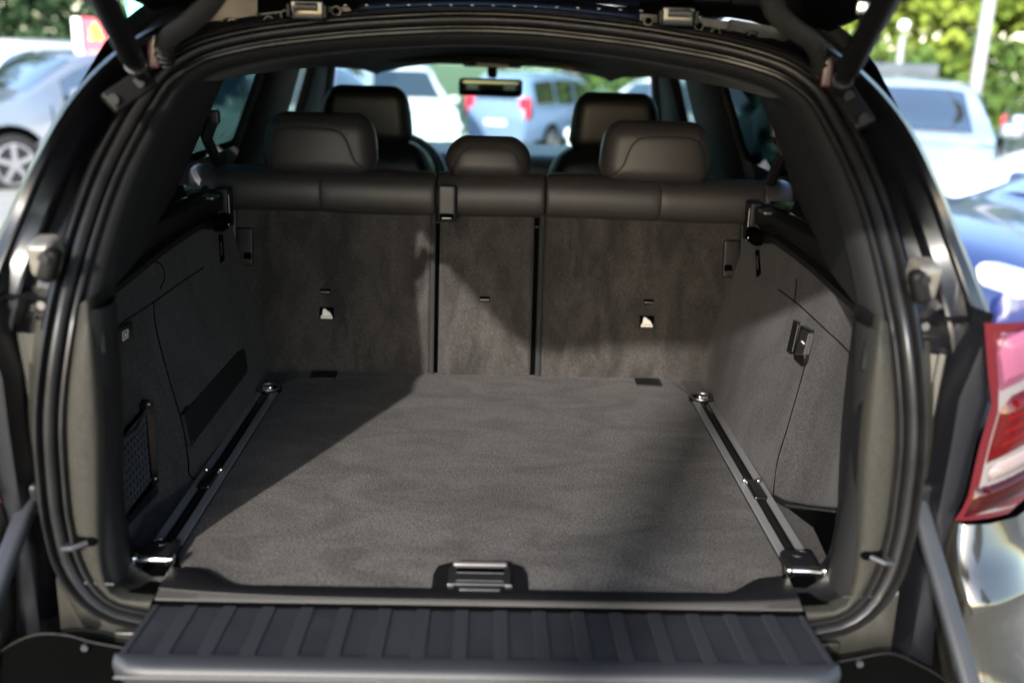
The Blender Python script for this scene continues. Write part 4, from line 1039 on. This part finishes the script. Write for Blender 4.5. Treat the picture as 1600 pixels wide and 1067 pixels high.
# anchor slots and child seat symbols
for key, x_, z in (('l', -.387, 1.035), ('m', -.009, 1.026), ('r', .383, 1.029)):
    s0 = part(G(g_rbox, seat_pt(x_, z, .001), (.024, .006, .012), .002, 2), 'anchor_slot', m_dark, parent=BR[key])
    part(G(g_rbox, seat_pt(x_, z-.001, .005), (.022, .005, .003), .001, 2), 'anchor_bar', m_steel, parent=BR[key])
for key, x_, z in (('l', -.383, .984), ('r', .380, .982)):
    part(G(g_rbox, seat_pt(x_, z, .001), (.034, .004, .028), .001, 2, axs), 'symbol_tag', m_dark, parent=BR[key])
    sh = [(-.014, -.012), (-.013, -.006), (-.010, -.004), (-.009, .006), (-.008, .010), (-.004, .011), (-.001, .008), (.004, .005), (.009, .001), (.011, -.004), (.014, -.007), (.014, -.012)]
    part(G(g_prism, [seat_pt(x_+a_, z+b_, .0045) for a_, b_ in sh], (0, .002, 0)), 'child_seat_symbol', m_white, False, None, parent=BR[key])
    part(G(g_box, seat_pt(x_+.001, z-.007, .0048), (.026, .0006, .0009)), 'symbol_line', m_dark, False, None, parent=BR[key])
# side lock plates
for s in (-1, 1):
    pl = part(G(g_rbox, seat_pt(s*.574, 1.135, .004), (.040, .012, .090), .004, 3, axs), 'lock_plate', m_black, parent=BR['l' if s < 0 else 'r'])
    part(G(g_rbox, seat_pt(s*.566, 1.115, .011), (.018, .010, .016), .004, 3), 'lock_catch', m_dark, parent=BR['l' if s < 0 else 'r'])
    part(G(g_tube, [seat_pt(s*.575, 1.108, .018), seat_pt(s*.561, 1.108, .018)], .0015, 6), 'lock_bar', m_steel, parent=BR['l' if s < 0 else 'r'])
# rear headrests with stitched inner panel
def headrest(xc, zc, w, h, key, yc=1.135, dep=.11, tp=.14, curve=.03):
    def fn(q):
        q = np.array(q, float); t = (q[2]+h/2)/h; q[0] *= 1-tp*max(0, t)**3+.0*t
        q[1] += .02*t-.5*curve*(q[0]/(w/2))**2*(-1)
        return q
    o = part(G(g_rbox, (xc, yc, zc), (w, dep, h), min(.042, h*.42), 7, None, fn), 'headrest', m_leather, True, 80, parent=BR[key])
    # rear face panel outlined by a stitched seam, lying on the leather body
    rr_ = min(.042, h*.42)
    def surf(u, v_, off=.0012):
        du = max(0, abs(u)-(w/2-rr_)); dv = max(0, abs(v_)-(h/2-rr_)); d = min(rr_*.98, math.hypot(du, dv))
        yy = -(dep/2-rr_)-math.sqrt(rr_*rr_-d*d)-off
        q = fn((u, yy, v_)); return (xc+q[0], yc+q[1], zc+q[2])
    if key == 'm': prof_ = [(-.84, -.44), (-.80, -.25), (-.72, 0), (-.60, .20), (-.40, .29), (0, .31), (.40, .29), (.60, .20), (.72, 0), (.80, -.25), (.84, -.44)]
    else: prof_ = [(-.93, -.40), (-.80, -.36), (-.66, -.20), (-.58, .02), (-.50, .18), (-.36, .27), (-.10, .30), (.35, .30), (.62, .27), (.76, .17), (.83, -.05), (.86, -.42)]
    o_sgn = 1 if xc > 0 else -1
    out = spline([(u*o_sgn*w/2, v_*h) for u, v_ in prof_], 40)
    cpt = np.array((o_sgn*.08*w if key != 'm' else 0, -.10*h))
    rows = [[surf(*(cpt+(q-cpt)*k_), off=o__) for q in out] for k_, o__ in ((1.0, -.001), (.985, .0022), (.93, .0034), (.8, .0036), (.6, .0036), (.4, .0036), (.2, .0036), (.02, .0036))]
    part(MB().add(*g_grid(rows)), 'headrest_panel', m_leather_lit, True, 60, parent=BR[key])
    part(G(g_tube, [surf(*q, off=.0006) for q in out], .0013, 6), 'headrest_seam', m_leather_dark, parent=BR[key])
    st = MB(); out2 = spline([(u*o_sgn*w/2*1.05, v_*h+.006) for u, v_ in prof_], 61)
    for q0, q1 in zip(out2[0:-1:2], out2[1::2]): st.add(*g_tube([surf(*q0, off=.0008), surf(*(q0*.3+q1*.7), off=.0008)], .0008, 4))
    part(st, 'headrest_stitches', m_stitch, parent=BR[key])
    for d in (-1, 1):
        part(G(g_cyl, (xc+d*w*.25, yc+.01, zc-h/2-.04), (xc+d*w*.25, yc+.01, zc-h/2+.02), .006, 10), 'headrest_post', m_chrome, parent=BR[key])
        part(G(g_rbox, (xc+d*w*.25, yc+.01, zc-h/2-.006), (.05, .035, .008), .003, 3), 'headrest_guide', m_gloss, parent=BR[key])
headrest(-.404, 1.371, .268, .142, 'l'); headrest(.390, 1.373, .266, .142, 'r'); headrest(-.008, 1.352, .205, .092, 'm', tp=.22)

# ---- aperture hardware -----------------------------------------------------
for s in (-1, 1):
    # latch hooks in the scuff trim
    hk = part(G(g_rbox, (s*.545, .004, .936), (.034, .014, .018), .007, 3), 'latch_recess', m_dark)
    part(G(g_tube, [(s*.540, -.004, .936), (s*.556, -.016, .933), (s*.570, -.012, .930), (s*.566, .004, .930)], .0038, 8), 'latch_hook', m_tube)
    part(G(g_tube, spline([(s*.556, .0005, .925), (s*.556, .0005, .905), (s*.548, .0008, .902), (s*.530, .003, .901)], 16), .0007, 5), 'cover_seam', m_dark)
    part(G(g_tube, [(s*.575-s*.02, .000, .862+.01), (s*.512, .004, .868)], .0022, 6), 'trim_joint', m_black)
    # side striker blocks
    cx, cz = s*.600, 1.322
    part(G(g_rbox, (s*.578, .050, 1.322), (.034, .045, .047), .009, 4, np.array([(1, 0, 0), (0, 1, .2), (0, -.2, 1)])), 'striker_block', MAT('striker_cast', (.13, .12, .10), .45, metal=.3, c2=(.08, .07, .06), nscale=60) if s < 0 else bpy.data.materials['striker_cast'])
    part(G(g_rbox, (s*.560, .014, 1.318), (.022, .025, .046), .009, 4, np.array([(.94, 0, .34*s), (0, 1, 0), (-.34*s, 0, .94)])), 'rubber_buffer', m_strut)
    part(G(g_cyl, (s*.560, .002, 1.330), (s*.560, -.003, 1.330), .007, 14), 'buffer_bolt', m_black)
    rows = [[(s*(.585+dx), .06+dy, z) for dx, dy in ((-.02, .02), (-.018, 0), (.012, 0), (.03, .02))] for z in (1.275, 1.2, 1.1)]
    v, f = g_grid(rows); part(MB().add(v, f), 'striker_mount', m_paintin, True, 50)
    part(G(g_cyl, (s*.592, .062, 1.255), (s*.592, .048, 1.255), .006, 10), 'mount_bolt', m_steel)
    # upper strut bracket + ball joint
    pb = at(222, 128, y=.20) if s < 0 else at(1322, 150, y=.20)
    p2 = at(182, 155, y=.17) if s < 0 else at(1345, 185, y=.17)
    d = p2-pb; axx, ayy, azz = frame_from(d, (0, 1, 0))
    part(G(g_rbox, (pb+p2)/2, (.032, .014, np.linalg.norm(d)+.03), .005, 3, np.array([axx, ayy, azz])), 'strut_bracket', m_strut)
    for q_ in (pb, p2): part(G(g_cyl, q_+(0, -.006, 0), q_+(0, -.014, 0), .008, 14), 'bracket_bolt', m_strut)
    a_ = at(211, 100, y=.14) if s < 0 else at(1318, 122, y=.14)
    b_ = at(150, -20, y=-.08) if s < 0 else at(1395, -20, y=-.08)
    dd = (b_-a_)
    part(G(g_tube, [a_, a_+dd*.12, a_+dd*.13, a_+dd*2.6], [.0135, .0135, .0155, .0165], 20), 'gas_strut', m_strut, label=('left ' if False else None))
    part(G(g_tube, [a_-dd*.18, a_+dd*.02], .009, 10), 'strut_ball_joint', m_strut)
    part(G(g_tube, [a_-dd*.02, a_+dd*.015], .0142, 16), 'strut_ring', m_steel)
    # corrugated cable boot
    path = [at(*p_, y=yy) for p_, yy in (zip(((345, -20), (322, 12), (290, 40), (266, 58), (256, 78), (258, 100)), (.10, .16, .22, .26, .28, .30)) if s < 0 else zip(((1200, -25), (1212, 18), (1240, 45), (1268, 65), (1280, 88), (1284, 118)), (.10, .16, .22, .26, .28, .30)))]
    sp_ = spline(path, 120); rad = [.0150 if i % 4 in (0, 1) else .0105 for i in range(120)]
    part(G(g_tube, sp_, rad, 14), 'cable_boot', m_boot)
    part(G(g_rbox, at(240 if s < 0 else 1292, 78 if s < 0 else 108, y=.285), (.018, .02, .055), .006, 3), 'bare_panel', m_reveal)
    # hinges on the roof edge
    hx_, hy_ = (482, 16) if s < 0 else (1058, 26)
    c = at(hx_, hy_, y=.345)
    hg = part(G(g_rbox, c, (.052, .03, .030), .005, 3), 'hinge', m_gloss)
    part(G(g_tube, [c+(-.016, -.018, .004), c+(.016, -.018, .004)], .006, 10), 'hinge_pin', m_metal, parent=hg)
    for d_ in (-1, 1): part(G(g_rbox, c+(d_*.027, -.010, -.002), (.006, .02, .02), .002, 2), 'hinge_ear', m_black, parent=hg)
    for (bx, by) in (((447, 24), (421, 33), (526, 18), (365, 37)) if s < 0 else ((1012, 33), (1091, 41), (1117, 51), (1173, 59))):
        q_ = at(bx, by, y=.366)
        part(G(g_cyl, q_+(0, .004, 0), q_+(0, -.006, 0), .0078, 14), 'hinge_bolt', m_paintin)
        part(G(g_cyl, q_+(0, -.007, 0), q_+(0, -.011, 0), .005, 8), 'bolt_socket', m_dark)
    # metal landing behind the bolts
    plates = [(((280, 30), (345, -20), (402, -30), (402, 48), (335, 72)), m_paintin), (((402, 22), (460, 16), (460, 40), (402, 50)), m_metal), (((505, 10), (545, 12), (552, 22), (505, 30)), m_metal), (((402, -40), (560, -40), (560, 10), (460, 14), (402, 20)), m_dark)] if s < 0 else \
             [(((1000, 22), (1035, 24), (1035, 40), (1000, 34)), m_metal), (((1080, 26), (1142, 34), (1142, 58), (1080, 46)), m_metal), (((1142, 30), (1252, 50), (1262, 92), (1142, 60)), m_paintin), (((1000, -40), (1275, -40), (1275, 50), (1142, 28), (1000, 20)), m_dark)]
    for n_, (pp_, mm_) in enumerate(plates):
        part(G(g_prism, [at(*p_, y=.372 if mm_ is not m_dark else .377) for p_ in pp_], (0, .006, 0)), 'hinge_landing', mm_, False, None)
    q0 = at(*((361, 38) if s < 0 else (1172, 58)), y=.368)
    part(G(g_tube, [q0+np.array((.015*math.cos(t), 0, .008*math.sin(t))) for t in np.linspace(0, 6.283, 20, endpoint=False)], .0022, 6, True), 'landing_ring', m_metal)
    part(G(g_rbox, q0, (.022, .006, .011), .003, 3), 'landing_plug', m_dark)
    e0, e1 = (at(402, 20, y=.366), at(402, 50, y=.366)) if s < 0 else (at(1140, 32, y=.366), at(1138, 58, y=.366))
    part(G(g_tube, [e0, e1], .0022, 6), 'weld_edge', m_sill)

# ---- raised tailgate ----------------------------------------------------------
rows = []
GY = [(.37, 1.668, .52), (.30, 1.684, .535), (.15, 1.712, .56), (-.1, 1.765, .61), (-.5, 1.843, .67), (-.9, 1.893, .69), (-1.06, 1.93, .66)]
for (y, z, w_) in GY: rows.append([(x_*w_, y, z-.012*(1-abs(x_)**4)*0+(-.030)*abs(x_)**6) for x_ in np.linspace(-1, 1, 25)])
v, f = g_grid(rows)
rows2 = [[(x_*w_*1.0, y, z+.055-.03*abs(x_)**6) for x_ in np.linspace(-1, 1, 25)] for (y, z, w_) in GY]
TG = part(MB().add(v, f), 'tailgate', m_gloss, True, 50, 'raised upper tailgate seen from below')
part(MB().add(*g_grid(rows2)), 'tailgate_skin', m_paint, True, 50, parent=TG)
per = [r[0] for r in rows]+rows[-1][1:]+[r[-1] for r in rows[::-1]][1:]+rows[0][::-1][1:]
per2 = [r[0] for r in rows2]+rows2[-1][1:]+[r[-1] for r in rows2[::-1]][1:]+rows2[0][::-1][1:]
part(MB().add(*g_grid([per, per2])), 'tailgate_rim', m_gloss, True, 50, parent=TG)
for i in range(15):
    px_ = 540+i*33; py_ = 9+ (px_-540)*.018-4*math.sin((i)/14*math.pi)
    q_ = at(px_, py_, y=.33)
    part(G(g_rbox, q_+(0, 0, .0), (.005, .005, .0025), .001, 2), 'tailgate_rivet', m_steel, parent=TG)
part(G(g_rbox, at(1348, 12, y=.06), (.016, .01, .018), .004, 2), 'tailgate_lens', m_chrome, parent=TG)
